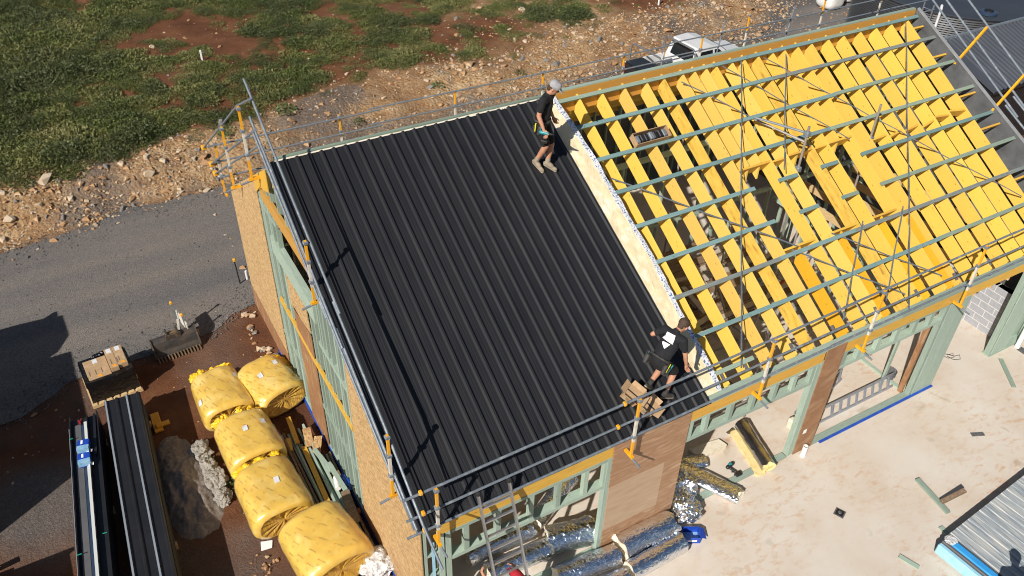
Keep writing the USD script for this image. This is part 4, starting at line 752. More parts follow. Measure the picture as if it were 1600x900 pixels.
part(ute, 'tray_floor', cbox(-2.6, -.66, -.90, .90, .50, .62, .02), 'black_steel', **L_)
for s in (-1, 1): part(ute, 'tray_side', cbox(-2.6, -.66, s*.92 - .03, s*.92 + .03, .5, 1.0, .015), 'white_paint' if s > 0 else 'dark_sheet', **L_)
part(ute, 'tailgate', cbox(-2.63, -2.57, -.92, .92, .5, 1.0, .015), 'black_steel', **L_); part(ute, 'tray_cover', cbox(-2.55, -1.75, -.88, .88, .97, 1.04, .02), 'black_steel', **L_)
for x in (-.75, -2.35):
    part(ute, 'rack', tube([(x, -.92, .95), (x + .02, -.88, 1.62), (x + .02, -.75, 1.72), (x + .02, .75, 1.72), (x + .02, .88, 1.62), (x, .92, .95)], .035, 8), 'alloy', smooth=50, **L_)
part(ute, 'rack_rail', tube([(-2.33, -.88, 1.6), (-.73, -.88, 1.6)], .025), 'alloy', **L_)
for x in (1.65, -1.55):
    for s in (-1, 1):
        w_ = part(ute, 'wheel', turn((np.array([[p[0], p[2], p[1]] for p in spin([(.2, -.12), (.36, -.12), (.385, -.06), (.385, .06), (.36, .12), (.2, .12)], 24)[0]]) + [x, s*.80, .385], spin([(.2, -.12), (.36, -.12), (.385, -.06), (.385, .06), (.36, .12), (.2, .12)], 24)[1]), 0), 'tyre', **L_)
        part(w_, 'rim', tube([(x, s*.80 - .1, .385), (x, s*.80 + .1, .385)], .215, 20), 'alloy', **L_)
part(ute, 'front_bumper', cbox(2.5, 2.66, -.88, .88, .4, .6, .04), 'white_paint', **L_); part(ute, 'grille', cbox(2.56, 2.60, -.5, .5, .64, .82, .01), 'black_steel', **L_)
c_, s_ = math.cos(math.radians(1.5)), math.sin(math.radians(1.5))
for i, (x, y, z, m_, l) in enumerate(((-1.2, -.5, .72, 'red_plastic', 'red tool case in the tray of the white utility vehicle'), (-1.5, -.1, .74, 'hi_yellow', 'yellow tool case in the tray of the white utility vehicle'), (-1.05, .2, .78, 'dark_sheet', 'dark drum in the tray of the white utility vehicle'), (-.95, -.6, .75, 'orange_plastic', 'orange tool case behind the cab of the white utility vehicle'))):
    wx, wy = 18.75 + x*c_ - y*s_, 16.05 + x*s_ + y*c_; solo('tool_case', cbox(wx - .17, wx + .17, wy - .13, wy + .13, .495, z + .11, .03), m_, l, 'tool case')

# ------------------------------------------------------------------ people
M3 = manifold3d.Manifold
def ball(p, r, n=16): return M3.sphere(float(r), n).translate([float(q) for q in p])
def bones(bs, step=.03, it=6, lam=.5):
    m = M3.batch_boolean([M3.batch_hull([ball(p, r), ball(q, s)]) for p, r, q, s in bs], manifold3d.OpType.Add).refine_to_length(step)
    t = m.to_mesh(); tm = trimesh.Trimesh(t.vert_properties[:, :3], t.tri_verts, process=True)
    trimesh.smoothing.filter_taubin(tm, lamb=lam, nu=lam + .03, iterations=it); return np.array(tm.vertices), np.array(tm.faces)
def L(a, b, t): return np.asarray(a, float)*(1-t) + np.asarray(b, float)*t
def hand_bones(wr, el, curl, side):
    """palm, four fingers and a thumb; curl 0 straight .. 1 closed"""
    d = np.asarray(wr) - np.asarray(el); d /= np.linalg.norm(d); lat = np.array([1., 0, 0]) - d*d[0]; lat /= np.linalg.norm(lat); pal = np.cross(d, lat)*side
    wr = np.asarray(wr, float); out = [(wr, .028, wr + d*.045, .030)]
    kn = wr + d*.088
    out += [(wr + d*.03 + lat*.022, .018, kn + lat*.030, .015), (wr + d*.03 - lat*.022, .018, kn - lat*.030, .014), (wr + d*.04, .02, kn, .016)]
    for k, ln in zip((-1.5, -.5, .5, 1.5), (.062, .078, .084, .074)):
        p = kn + lat*k*.021; dd = d
        for s_, rr in ((.45, .0098), (.32, .0092), (.25, .0085)):
            dd = dd*math.cos(curl*.75) + pal*math.sin(curl*.75); dd /= np.linalg.norm(dd); q = p + dd*ln*s_; out.append((p, rr, q, rr*.95)); p = q
    p = wr + d*.03 + lat*.03; q = p + d*.035 + lat*.028 + pal*.012; r = q + d*.034 + lat*.004 + pal*.012*(1 + curl); out += [(p, .015, q, .0115), (q, .0115, r, .0095)]
    return out
def person(label, at, facing, J, hair=None, cap=None, shirt='black_cotton', shorts='short_black', boots=('boot_tan', 'sole'), belt=True, curl=(.5, .5), long_trousers=None, sleeve=.62, short_to=.82):
    t = thing('person', label, 'person', at, rot=facing); P = {k: np.array(v, float) for k, v in J.items()}; S = ('r', 'l')
    pel, ch, nk, hd = P['pelvis'], P['chest'], P['neck'], P['head']
    fw_ = P['face']/np.linalg.norm(P['face']); lf = P['lhip'] - P['rhip']; lf /= np.linalg.norm(lf); hl = np.cross([0, 0, 1.], fw_) if abs(fw_[2]) < .95 else lf; hl /= np.linalg.norm(hl); hu = np.cross(fw_, hl)
    sl = P['lsh'] - P['rsh']; sl /= np.linalg.norm(sl)
    b = [(pel, .115, ch, .12), (ch, .11, L(ch, nk, .75), .075), (nk, .06, hd - hu*.05, .058)]
    for k in S:
        b += [(P[k+'hip'], .088, P[k+'kn'], .058), (P[k+'kn'], .056, L(P[k+'kn'], P[k+'an'], .35), .057), (L(P[k+'kn'], P[k+'an'], .3), .056, P[k+'an'], .036), (P[k+'an'], .036, P[k+'toe'], .03),
              (P[k+'sh'], .058, P[k+'el'], .042), (P[k+'el'], .042, L(P[k+'el'], P[k+'wr'], .35), .041), (L(P[k+'el'], P[k+'wr'], .3), .041, P[k+'wr'], .027), (L(ch, nk, .6), .075, P[k+'sh'], .058), (pel, .10, P[k+'hip'], .09)]
    # skull, jaw, nose, chin, ears
    b += [(hd + hu*.035 - fw_*.02, .088, hd + hu*.03 + fw_*.02, .082), (hd + fw_*.03 - hu*.02, .066, hd + fw_*.045 - hu*.075, .040), (hd + fw_*.092 - hu*.005, .011, hd + fw_*.108 - hu*.03, .014)]
    b += [(hd + hl*s*.078 + hu*.015, .014, hd + hl*s*.084 - hu*.022, .012) for s in (-1, 1)]
    bd = bones(b, .028, 5); hands = [bones(hand_bones(P[k+'wr'], P[k+'el'], curl[i], 1 if k == 'r' else -1), .007, 3) for i, k in enumerate(S)]
    part(t, 'body', cat(bd, *hands), 'skin', smooth=True, local=True)
    for s in (-1, 1): part(t, 'eye', blob(hd + fw_*.092 + hl*s*.033 + hu*.022, (.011, .011, .008), 1, 0), 'print_black', local=True)
    part(t, 'mouth', bar(hd + fw_*.088 - hu*.062 - hl*.022, hd + fw_*.088 - hu*.062 + hl*.022, .008, .006), 'red_plastic' if False else 'plywood_side', local=True)
    bt = [(pel + (ch-pel)*.02, .137, ch, .142), (ch, .138, L(ch, nk, .62), .098), (L(ch, nk, .5), .09, L(ch, nk, .92), .07)]
    for k in S: bt += [(L(ch, nk, .55), .092, P[k+'sh'], .074), (P[k+'sh'], .075, L(P[k+'sh'], P[k+'el'], sleeve), .062), (L(pel, ch, .3) + (lf if k == 'l' else -lf)*.055, .105, ch + (sl if k == 'l' else -sl)*.075, .105)]
    sh = bones(bt, .03, 4); sh = (sh[0] + .006*(meshkit.fbm(sh[0]*11 + 40, 3, 5)[:, None] - .5)*2*np.array([1, 1, 1]), sh[1]); shp = part(t, 'shirt', sh, shirt, smooth=True, local=True)
    bs = [(pel + (ch-pel)*.12, .132, pel, .135)]
    for k in S:
        bs += [(pel, .118, P[k+'hip'], .108), (P[k+'hip'], .108, L(P[k+'hip'], P[k+'kn'], short_to), .088)]
        if long_trousers: bs += [(P[k+'kn'], .08, P[k+'an'], .06)]
    part(t, 'shorts' if not long_trousers else 'trousers', bones(bs, .03, 4), long_trousers or shorts, smooth=True, local=True)
    for k in S:
        an, to = P[k+'an'], P[k+'toe']; d = to - an; d /= np.linalg.norm(d); he = an - d*.055 + np.array([0, 0, -.045])*0 + P.get(k+'heel', np.array([0, 0, -.05]))
        bo = part(t, 'boot', bones([(L(P[k+'kn'], an, .80), .050, an, .050), (he, .040, to, .040), (an, .05, L(an, to, .5) + [0, 0, .0], .046)], .022, 3), boots[0], smooth=True, local=True)
        dn = P.get(k+'heel', np.array([0, 0, -.05])); dn = dn/np.linalg.norm(dn)
        part(bo, 'sole', bones([(he + dn*.028, .030, to + dn*.024, .032)], .025, 2), boots[1], smooth=True, local=True)
    if hair:
        part(t, 'hair', bones([(hd + hu*.052 - fw_*.03, .094, hd + hu*.062 + fw_*.015, .082), (hd - fw_*.055 + hu*.0, .062, hd - fw_*.05 - hu*.05, .05)], .02, 2), hair, smooth=True, local=True)
    if cap:
        c = part(t, 'cap', bones([(hd + hu*.062 - fw_*.028, .098, hd + hu*.072 + fw_*.025, .086)], .02, 2), cap, smooth=True, local=True)
        q = hd + hu*.062 + fw_*.10; part(c, 'peak', bones([(q + hl*s*.035*m, .011, q + fw_*.075 - hu*.022 + hl*s*.028*m, .009) for s in (-1, 1) for m in (0, 1)] + [(q - hl*.05, .010, q + hl*.05, .010), (q + fw_*.07 - hu*.02 - hl*.035, .009, q + fw_*.07 - hu*.02 + hl*.035, .009), (q - hl*.04 + fw_*.03 - hu*.01, .01, q + hl*.04 + fw_*.03 - hu*.01, .01)], .02, 1), cap, smooth=True, local=True)
        part(t, 'sunglasses', cat(*[blob(hd + fw_*.098 + hl*s*.032 + hu*.024, (.016, .026, .015), 1, 0) for s in (-1, 1)], bar(hd + fw_*.10 - hl*.03 + hu*.026, hd + fw_*.10 + hl*.03 + hu*.026, .008, .008), *[bar(hd + fw_*.09 + hl*s*.055 + hu*.025, hd + hl*s*.088 + hu*.022, .006, .008) for s in (-1, 1)]), 'glass_dark', local=True)
    if belt:
        ax = ch - pel; ax /= np.linalg.norm(ax); f2 = np.cross(lf, ax); ring = [pel + ax*.04 + lf*.165*math.cos(a) + f2*.145*math.sin(a) for a in np.linspace(0, 2*math.pi, 25)]
        be = part(t, 'tool_belt', tube(ring, .024, 6), 'belt', smooth=True, local=True)
        for s in (-1, 1):
            c = pel + lf*s*.19 - ax*.09; part(be, 'pouch', bones([(c + f2*.05 + ax*.05, .045, c + f2*.04 - ax*.07, .04), (c - f2*.06 + ax*.05, .045, c - f2*.05 - ax*.06, .04)], .03, 2), 'belt', smooth=True, local=True)
            for k, m_ in ((.06, 'tool_teal'), (-.03, 'hi_yellow' if s < 0 else 'alloy'), (-.07, 'tool_black')): part(be, 'tool', tube([c + f2*k - ax*.03 + lf*s*.03, c + f2*k*1.3 + ax*.13 + lf*s*.035], .013, 6), m_, local=True)
    return t, shp, P
# the man walking down the sheets
FX, FY_ = 4.62, 4.42; fa = -52.; ca, sa = math.cos(math.radians(fa)), math.sin(math.radians(fa))
def slope_z(x, y): return TT*(sa*x + ca*y)
J1 = dict(pelvis=(0, 0, .93), chest=(.05, .0, 1.26), neck=(.10, 0, 1.49), head=(.185, .0, 1.595), face=(.72, .12, -.52), rsh=(.07, -.195, 1.42), lsh=(.10, .19, 1.42), rel=(.03, -.27, 1.15), rwr=(.15, -.30, .92), lel=(.0, .25, 1.14), lwr=(.12, .27, .90), rhip=(.0, -.095, .89), lhip=(.0, .095, .89))
def foot(J, k, x, y, z=.085, yaw=0.):
    g = slope_z(x, y); tx, ty = x + .16*math.cos(yaw), y + .16*math.sin(yaw); J[k+'an'] = (x, y, g + z + .03); J[k+'toe'] = (tx, ty, slope_z(tx, ty) + .062)
foot(J1, 'r', -.06, -.07, yaw=-.25); foot(J1, 'l', .13, .05, yaw=.15); J1['rkn'] = (.14, -.12, .50); J1['lkn'] = (.17, .10, .44)
base1 = np.array([FX, FY_, 3.1 + TT*FY_ + .018])
p1, sh1, P1 = person('tradesman in grey cap, black t-shirt and black shorts walking down the black roof', base1, fa, J1, cap='cap_grey', hair='hair', curl=(.75, .45))
for i in range(13): part(sh1, 'print', cbox(.215 + .0, .2175, -.085 + .0125*i, -.077 + .0125*i, 1.300 - .004*(i % 3 == 1), 1.316 + .004*(i % 4 == 0), .0005), 'cap_grey', local=True)
def w1(p): return base1 + np.array([ca*p[0] - sa*p[1], sa*p[0] + ca*p[1], p[2]])
dr = thing('cordless_drill', 'teal and black cordless drill held by the tradesman in the grey cap', 'drill', w1((.17, -.31, .80)), rot=fa)
part(dr, 'grip', bones([((0, 0, .05), .022, (-.01, 0, -.06), .020)], .02, 2), 'tool_black', smooth=True, local=True); part(dr, 'battery', cbox(-.06, .05, -.04, .04, -.13, -.07, .012), 'tool_black', local=True); part(dr, 'motor', bones([((-.07, 0, .07), .038, (.06, 0, .07), .034)], .02, 2), 'tool_teal', smooth=True, local=True); part(dr, 'chuck', tube([(.06, 0, .07), (.13, 0, .07), (.17, 0, .07)], [.026, .02, .008], 10), 'tool_black', local=True)
# the man bending to the sheets near the eave
fb = 14.; ca, sa = math.cos(math.radians(fb)), math.sin(math.radians(fb))
J2 = dict(pelvis=(-.05, 0, .82), chest=(.17, .0, 1.06), neck=(.33, .0, 1.24), head=(.46, -.02, 1.29), face=(.78, -.15, -.60), rsh=(.27, -.19, 1.18), lsh=(.27, .19, 1.19), rel=(.30, -.26, .89), rwr=(.36, -.28, .64), lel=(.14, .34, 1.06), lwr=(.30, .38, .93), rhip=(-.05, -.1, .78), lhip=(-.05, .1, .78))
foot(J2, 'r', .07, -.15, yaw=-.5); J2['rkn'] = (.25, -.15, .47); J2['lkn'] = (.22, .10, .40)
g_ = slope_z(-.11, .08); J2['lan'] = (-.11, .08, .21 + g_*.6); J2['ltoe'] = (-.03, .08, .065 + slope_z(-.03, .08)); J2['lheel'] = (-.045, 0, -.02)
base2 = np.array([4.66, .40, 3.1 + TT*.40 + .018])
p2, sh2, P2 = person('dark haired tradesman in black t-shirt bending over the sheets at the near eave', base2, fb, J2, hair='hair', curl=(.6, .6), boots=('boot_dark', 'sole'), short_to=.9)
def patch(pts, m_):                 # white print lying on the shirt's back
    tm = trimesh.Trimesh(*SH2, process=False); o = np.array([.13, 0, 1.08]); ax = np.array([.24, 0, .25]); ax /= np.linalg.norm(ax); lf = np.array([0, 1., 0]); nn = np.cross(ax, lf); nn = nn if nn[2] > 0 else -nn
    pl = Polygon(pts); v, f = trimesh.creation.triangulate_polygon(pl, engine='earcut'); g = trimesh.Trimesh(np.c_[v, np.zeros(len(v))], f, process=False)
    for _ in range(3): g = g.subdivide()
    org = o + np.outer(g.vertices[:, 0], ax) + np.outer(g.vertices[:, 1], lf) + nn*.5
    loc, ri, _ = tm.ray.intersects_location(org, np.tile(-nn, (len(org), 1)), multiple_hits=False); out = np.array(org) - nn*.42
    out[ri] = loc + nn*.004; return np.vstack([out, out - nn*.003]), np.vstack([g.faces, g.faces[:, ::-1] + len(out)])
mp = UsdGeom.Mesh.Get(stage, sh2); SH2 = (np.array(mp.GetPointsAttr().Get()), np.array(mp.GetFaceVertexIndicesAttr().Get()).reshape(-1, 3))
part(sh2, 'back_print', patch([(.02, -.10), (.17, -.06), (.16, .10), (.03, .12)], 0), 'paper', label='white square print on the back of the black t-shirt', local=True); part(sh2, 'back_print', patch([(-.11, -.03), (.0, -.075), (-.01, .06), (-.03, .085)], 0), 'paper', label='white arrow shaped print low on the back', local=True)
# the man at the foot of the ladder
J3 = dict(pelvis=(0, 0, .95), chest=(.05, 0, 1.28), neck=(.09, 0, 1.51), head=(.14, 0, 1.62), face=(.9, .1, .05), rsh=(.07, -.2, 1.44), lsh=(.1, .2, 1.45), rel=(.20, -.26, 1.22), rwr=(.40, -.22, 1.36), lel=(.28, .33, 1.36), lwr=(.50, .36, 1.55), rhip=(0, -.1, .91), lhip=(0, .1, .91), rkn=(.08, -.12, .50), lkn=(.05, .12, .50), ran=(0, -.12, .10), lan=(-.04, .13, .10), rtoe=(.16, -.14, .05), ltoe=(.12, .15, .05))
p3, sh3, P3 = person('tradesman in red cap and khaki vest at the foot of the aluminium ladder', (1.37, -.74, .0), 100., J3, cap='cap_red', hair='hair', curl=(.9, .9), shirt='plaid_blue', long_trousers='khaki', sleeve=.9)
vb = [(P3['pelvis'] + [-.015, 0, .05], .15, P3['chest'] + [-.015, 0, 0], .156), (P3['chest'], .152, L(P3['chest'], P3['neck'], .6), .11), (L(P3['chest'], P3['neck'], .55), .105, P3['rsh'], .082), (L(P3['chest'], P3['neck'], .55), .105, P3['lsh'], .082)]
part(p3, 'vest', bones(vb, .03, 3), 'khaki', smooth=True, local=True)
# someone on the slab just outside the frame, whose shadow falls on the stacked sheets
J4 = dict(pelvis=(0, 0, .93), chest=(.03, 0, 1.27), neck=(.06, 0, 1.5), head=(.10, 0, 1.60), face=(.95, 0, -.2), rsh=(.04, -.2, 1.43), lsh=(.04, .2, 1.43), rel=(.05, -.27, 1.16), rwr=(.25, -.22, 1.05), lel=(.05, .27, 1.16), lwr=(.25, .2, 1.05), rhip=(0, -.1, .89), lhip=(0, .1, .89), rkn=(.05, -.12, .48), lkn=(.05, .12, .48), ran=(0, -.13, .1), lan=(-.02, .13, .1), rtoe=(.16, -.15, .05), ltoe=(.14, .16, .05))
person('worker in grey cap and dark clothes standing on the slab beside the stacked sheets', (8.62, -4.98, 0.), 60., J4, cap='cap_grey', hair='hair', curl=(.6, .6))
lad = thing('ladder', 'aluminium ladder leaning against the eave beam above the left opening', 'ladder', (1.2, -.8, 0))
la, lb = np.array([1.03, -1.12, .01]), np.array([.93, -.075, 3.42]); ra_, rb_ = np.array([1.60, -1.12, .01]), np.array([1.47, -.075, 3.42])
for a, b in ((la, lb), (ra_, rb_)):
    st = part(lad, 'stile', bar(a, b, .03, .075, (0, 1, .3)), 'alloy'); part(st, 'rubber_tip', cbox(b[0] - .035, b[0] + .035, b[1] - .05, b[1] + .05, b[2] - .03, b[2] + .07, .02), 'tyre')
for k in range(12): part(lad, 'rung', bar(L(la, lb, .06 + .078*k), L(ra_, rb_, .06 + .078*k), .035, .03, (0, 0, 1)), 'alloy')

# ------------------------------------------------------------------ the yard left of the gable wall
GZ = -.145
def bale(x, y, w, l, h, yaw, label, lobes=0, seed=1, lumps=True, labels=((.3, .25), (-.25, -.1))):
    t = thing('insulation_bale', label, 'insulation bale', (x, y, GZ), rot=yaw); nu, nv = 72, 36
    def S(u, v, k=1.):
        cu, su = np.cos(u), np.sin(u); fr = (1 - np.abs(v)**11)**(1/3.)
        lob = 1 + (.045*np.abs(np.sin(u*lobes + seed)) - .02 if lobes else 0)
        px = w/2*np.sign(cu)*np.abs(cu)**.78*(.55 + .45*fr)*k*lob*(1 - .04*v); pz = h/2 + h/2*np.sign(su)*np.abs(su)**.72*(.35 + .65*fr)*k*lob; py = v*l/2*(1 + (k - 1)*.7)
        nz = (meshkit.fbm(np.stack([px*4 + 30 + seed, py*2.5, pz*4], -1), 3, seed) - .5)*.11
        return np.stack([px*(1 + nz), py, np.maximum(pz*(1 + nz*.7), .0)], -1)
    us = np.linspace(0, 2*math.pi, nu, endpoint=False); vs = np.sin(np.linspace(-math.pi/2, math.pi/2, nv)*.98)/math.sin(math.pi/2*.98)*.985
    def skin(k):
        U, W = np.meshgrid(us, vs, indexing='ij'); v = S(U, W, k).reshape(-1, 3); f = []
        for i in range(nu):
            for j in range(nv - 1): a, b = i*nv+j, (i+1) % nu*nv+j; f += [[a, b, b+1], [a, b+1, a+1]]
        return v, np.array(f)
    bd = part(t, 'roll_pack', skin(1.), 'bale_yellow', smooth=True, local=True)
    for sgn in (-1, 1):                      # gathered film at the ends
        r = [S(us, np.full(nu, sgn*vs[-1]), 1.0)]; c = np.array([0, sgn*l/2*.97, h/2])
        for q, ins in ((.72, .035), (.38, .06), (.0, .05)): r.append(c + (r[0] - c)*q + np.stack([0*us, sgn*(.0 - ins + .018*np.sin(us*13 + seed)*(q > 0)), 0*us], -1))
        v = np.vstack(r); f = []
        for i in range(3):
            for k in range(nu): a, b = i*nu+k, i*nu+(k+1) % nu; f += [[a, b, b+nu], [a, b+nu, a+nu]]
        part(t, 'end_film', (v, np.array(f) if sgn > 0 else np.array(f)[:, ::-1]), 'bale_end', smooth=True, local=True)
    if lumps:
        c0 = [S(np.array(a), np.array(.95)) + [0, .05, -.03] for a in np.linspace(.5, 2.5, 9)]; g0 = random.Random(seed)
        for k, c in enumerate(c0):
            if k in (2, 7) or (seed == 1) or k % 2 == 0: part(t, 'film_knot', blob(c + [g0.uniform(-.03, .03), g0.uniform(-.03, .03), g0.uniform(-.05, .02)], (g0.uniform(.07, .13), g0.uniform(.05, .10), g0.uniform(.05, .10)), 3, .75, 2.2, seed*9 + k), 'bag_yellow', smooth=40, local=True)
    part(t, 'clear_film', skin(1.02), 'clear_wrap', smooth=True, local=True)
    def quad(u, v, a, b, ang, k):            # a flat print on the film
        p = S(np.array(u), np.array(v), k); tu = S(np.array(u + .03), np.array(v), k) - p; tu /= np.linalg.norm(tu); tv = S(np.array(u), np.array(v + .03), k) - p; tv /= np.linalg.norm(tv)
        d = math.cos(ang)*tu + math.sin(ang)*tv; e = -math.sin(ang)*tu + math.cos(ang)*tv; n = np.cross(tu, tv); n = n if n @ (p - [0, p[1], h/2]) > 0 else -n
        return np.array([p + n*.004 + d*i*a + e*j*b for i, j in ((-1, -1), (1, -1), (1, 1), (-1, 1))]), np.array([[0, 1, 2], [0, 2, 3]])
    g = random.Random(seed); red, blk = [], []
    for iu in range(7):
        for iv in range(4):
            u, v = .35 + iu*.40 + g.uniform(-.03, .03) + .1*(iv % 2), -.66 + iv*.40 + .12*(iu % 2); red.append(quad(u, v, .012, .012, .7, 1.006))
            for q in range(7): blk.append(quad(u - .02 - .012*q, v - .03 - .026*q, .007, .012*g.uniform(.4, 1), .5, 1.006))
            for q in range(3): blk.append(quad(u + .12, v - .08 - .03*q, .02*g.uniform(.5, 1), .004, 0, 1.006))
    part(t, 'red_prints', cat(red), 'print_red', local=True, kind='stuff'); part(t, 'black_prints', cat(blk), 'bale_print', local=True, kind='stuff')
    for u, v in labels: part(t, 'label_sheet', quad(math.pi/2 - u, v, .05, .075, .12, 1.012), 'label_white', local=True)
bale(-1.66, 7.12, 1.08, 1.36, .78, 2, 'yellow wrapped insulation bale furthest left in the row, knots on its far end', seed=1, labels=((-.95, -.3), (.75, .35)))
bale(-.62, 6.98, 1.12, 1.30, .80, 14, 'yellow wrapped insulation bale nearest the gable wall, beside the crumpled yellow bag', seed=2, lumps=False, labels=((-.2, .05), (.5, .35)))
bale(-1.50, 5.52, 1.16, 1.34, .80, 4, 'yellow wrapped insulation bale second in the row beside the rubble lumps', seed=3, labels=((.0, .1), (.62, .2)))
bale(-1.48, 3.98, 1.20, 1.42, .82, 3, 'yellow wrapped insulation bale third in the row above the loose white paper', seed=4, labels=((.15, .0),))
bale(-.98, 2.36, 1.32, 1.40, .92, 8, 'largest yellow insulation bale with lobed rolls nearest the bottom edge', lobes=2, seed=5, lumps=False, labels=())
kb = thing('crumpled_bag', 'crumpled bright yellow plastic bag with silver foil beside the gable wall', 'bag', (-.2, 7.6, GZ))
for i, (x, y, z, r) in enumerate(((-.36, 7.95, .05, .17), (-.25, 7.80, .10, .19), (-.16, 7.62, .08, .20), (-.08, 7.45, .08, .19))): part(kb, 'fold', blob((x, y, z), (r, r*1.1, r*.9), 3, .45, 3.2, 60 + i), 'bag_yellow', smooth=True)
part(kb, 'foil_end', blob((-.02, 7.22, .02), (.18, .2, .17), 3, .5, 3.5, 70), 'foil', smooth=25)
solo('plastic_bag', blob((-.22, 1.72, .06), (.33, .30, .26), 4, .5, 2.6, 31), 'milky_plastic', 'clear crumpled plastic bag between the largest bale and the gable wall', 'plastic bag', smooth=30)
solo('bag_corner', blob((-.95, 1.62, .02), (.16, .12, .14), 3, .5, 3., 33), 'bag_yellow', 'small bright yellow bag poking out under the largest bale', 'bag', smooth=30)
# timber lengths along the wall
for i in range(27):
    x = -1.08 + .037*i + rng.uniform(-.012, .012); y0, y1 = rng.uniform(1.6, 2.6), rng.uniform(5.4, 6.35) - .028*i; z = GZ + .05 + .05*(i % 3 == 1) + .09*(i % 5 == 2)
    m_ = rng.choice(['green_y', 'green_y', 'purlin_green', 'brown_timber', 'brown_timber'])
    solo('timber_length', bar((x, y0, z), (x + rng.uniform(-.09, .09), y1, z + rng.uniform(0, .03)), .045, .09), m_, 'long timber length lying in the pile between the bales and the wall', 'timber length', 'timber lengths beside the gable wall')
for x, y0, y1, z, l in ((-.60, 5.2, 6.0, .10, 'bright yellow beam offcut lying on top of the timber pile'), (-.78, 5.1, 5.45, .06, 'small yellow beam offcut low in the timber pile'), (-.56, 3.2, 5.1, .04, 'long yellow beam offcut in the shaded timber pile')): solo('beam_offcut', bar((x, y0, z), (x + .05, y1, z), .10, .05), 'lvl_along', l, 'offcut')
for k, (x, y, a, l, m_) in enumerate(((-.35, 5.25, 80, .5, 'osb'), (-.25, 4.95, 65, .42, 'osb'), (-.22, 3.1, 85, .8, 'brown_timber'), (-.30, 4.45, 100, .7, 'green_y'), (-.2, 3.9, 95, .8, 'green_y'))):
    d = np.array([math.cos(math.radians(a)), math.sin(math.radians(a)), 0]); solo('board_scrap', bar(np.array([x, y, .10 + .02*k]) - d*l/2, np.array([x, y, .13 + .02*k]) + d*l/2, .17 if m_ != 'green_y' else .09, .02 if m_ != 'green_y' else .045), m_, ['broken board scrap at the far end of the timber pile', 'second board scrap lying across the timber pile by the wall', 'dark board lying in shade at the near end of the timber pile', 'short green timber lying crosswise on the pile', 'green timber offcut on the pile near the blue plastic'][k], 'board scrap')
solo('plastic_scrap', blob((-.10, 3.75, .06), (.10, .2, .10), 3, .5, 3., 35), 'blue_film', 'crumpled blue plastic at the foot of the gable wall', 'plastic', smooth=30)
solo('pipe_offcut', fixn(tube([(-.28, 3.62, .16), (-.22, 3.92, .16)], .055, 16)), 'pvc', 'white pipe offcut lying on the timber pile beside blue plastic', 'pipe')
solo('orange_cap', cbox(-.10, -.02, 3.05, 3.17, GZ, GZ + .1, .02), 'orange_plastic', 'small orange cap at the foot of the gable wall', 'cap')
solo('paper_sheet', (np.array([(-2.02, 3.16, GZ + .012), (-1.82, 3.12, GZ + .03), (-1.76, 3.30, GZ + .012), (-1.97, 3.35, GZ + .035)]), np.array([[0, 1, 2], [0, 2, 3]])), 'paper', 'loose white paper sheet on red soil by the third bale', 'paper')
for i in range(22):
    x, y, r = rng.uniform(-.5, -.12), rng.uniform(7.9, 10.2), rng.uniform(.04, .12); solo('edge_stone', rock((x, y, GZ + r*.3), (r, r*.8, r*.6), 300 + i), rng.choice(['stone_pale', 'stone_tan', 'stone_grey']), 'loose stone lying along the foot of the gable wall', 'stone', 'stones along the gable wall')
for i in range(20):
    a, q = rng.uniform(0, 6.28), rng.uniform(0, .34); x, y, r = -2.05 + q*math.cos(a), 2.75 + q*math.sin(a)*1.2, rng.uniform(.03, .065); solo('small_stone', rock((x, y, GZ + r*.4), (r, r*.8, r*.7), 340 + i), 'stone_tan', 'small tan stone in the scatter left of the largest bale', 'stone', 'scatter of small stones by the bales')
# sand heap and rubble
hx, hy = np.meshgrid(np.linspace(-1, 1, 60), np.linspace(-1, 1, 110), indexing='ij'); e_ = np.sqrt(hx**2 + hy**2) + .5*(fbm2(hx, hy, 1.6, 4, 31) - .5)
hz = .34*np.clip(1 - e_**1.5, -.2, 1)*(.75 + .5*fbm2(hx, hy, 2.2, 3, 33)) + .09*(fbm2(hx*.6, hy*1.5, 7., 5, 32) - .5)*np.clip(1.2 - e_, 0, 1)*2
sv = np.stack([-2.92 + .60*hx, 5.42 + 1.5*hy, GZ - .03 + hz], -1).reshape(-1, 3); q_ = np.arange(60*110).reshape(60, 110)
solo('sand_heap', (sv, np.concatenate([np.stack([q_[:-1, :-1], q_[1:, :-1], q_[1:, 1:]], -1).reshape(-1, 3), np.stack([q_[:-1, :-1], q_[1:, 1:], q_[:-1, 1:]], -1).reshape(-1, 3)])), 'sand_heap', 'low heap of grey brown sand between the dark sheet bundle and the bales', 'sand heap', smooth=True)
for i, (x, y, r, l) in enumerate(((-2.43, 6.12, .20, 'pale concrete rubble lump at the far end of the sand heap'), (-2.40, 5.62, .17, 'pale rubble lump in the middle beside the sand heap'), (-2.36, 5.18, .22, 'long pale rubble lump beside the sand heap'), (-2.32, 4.72, .16, 'pale rubble lump at the near end of the sand heap'))): solo('rubble_lump', blob((x, y, GZ + .08), (r, r*1.35, r*.8), 4, .55, 2.4, 80 + i), 'rubble', l, 'rubble', smooth=25)
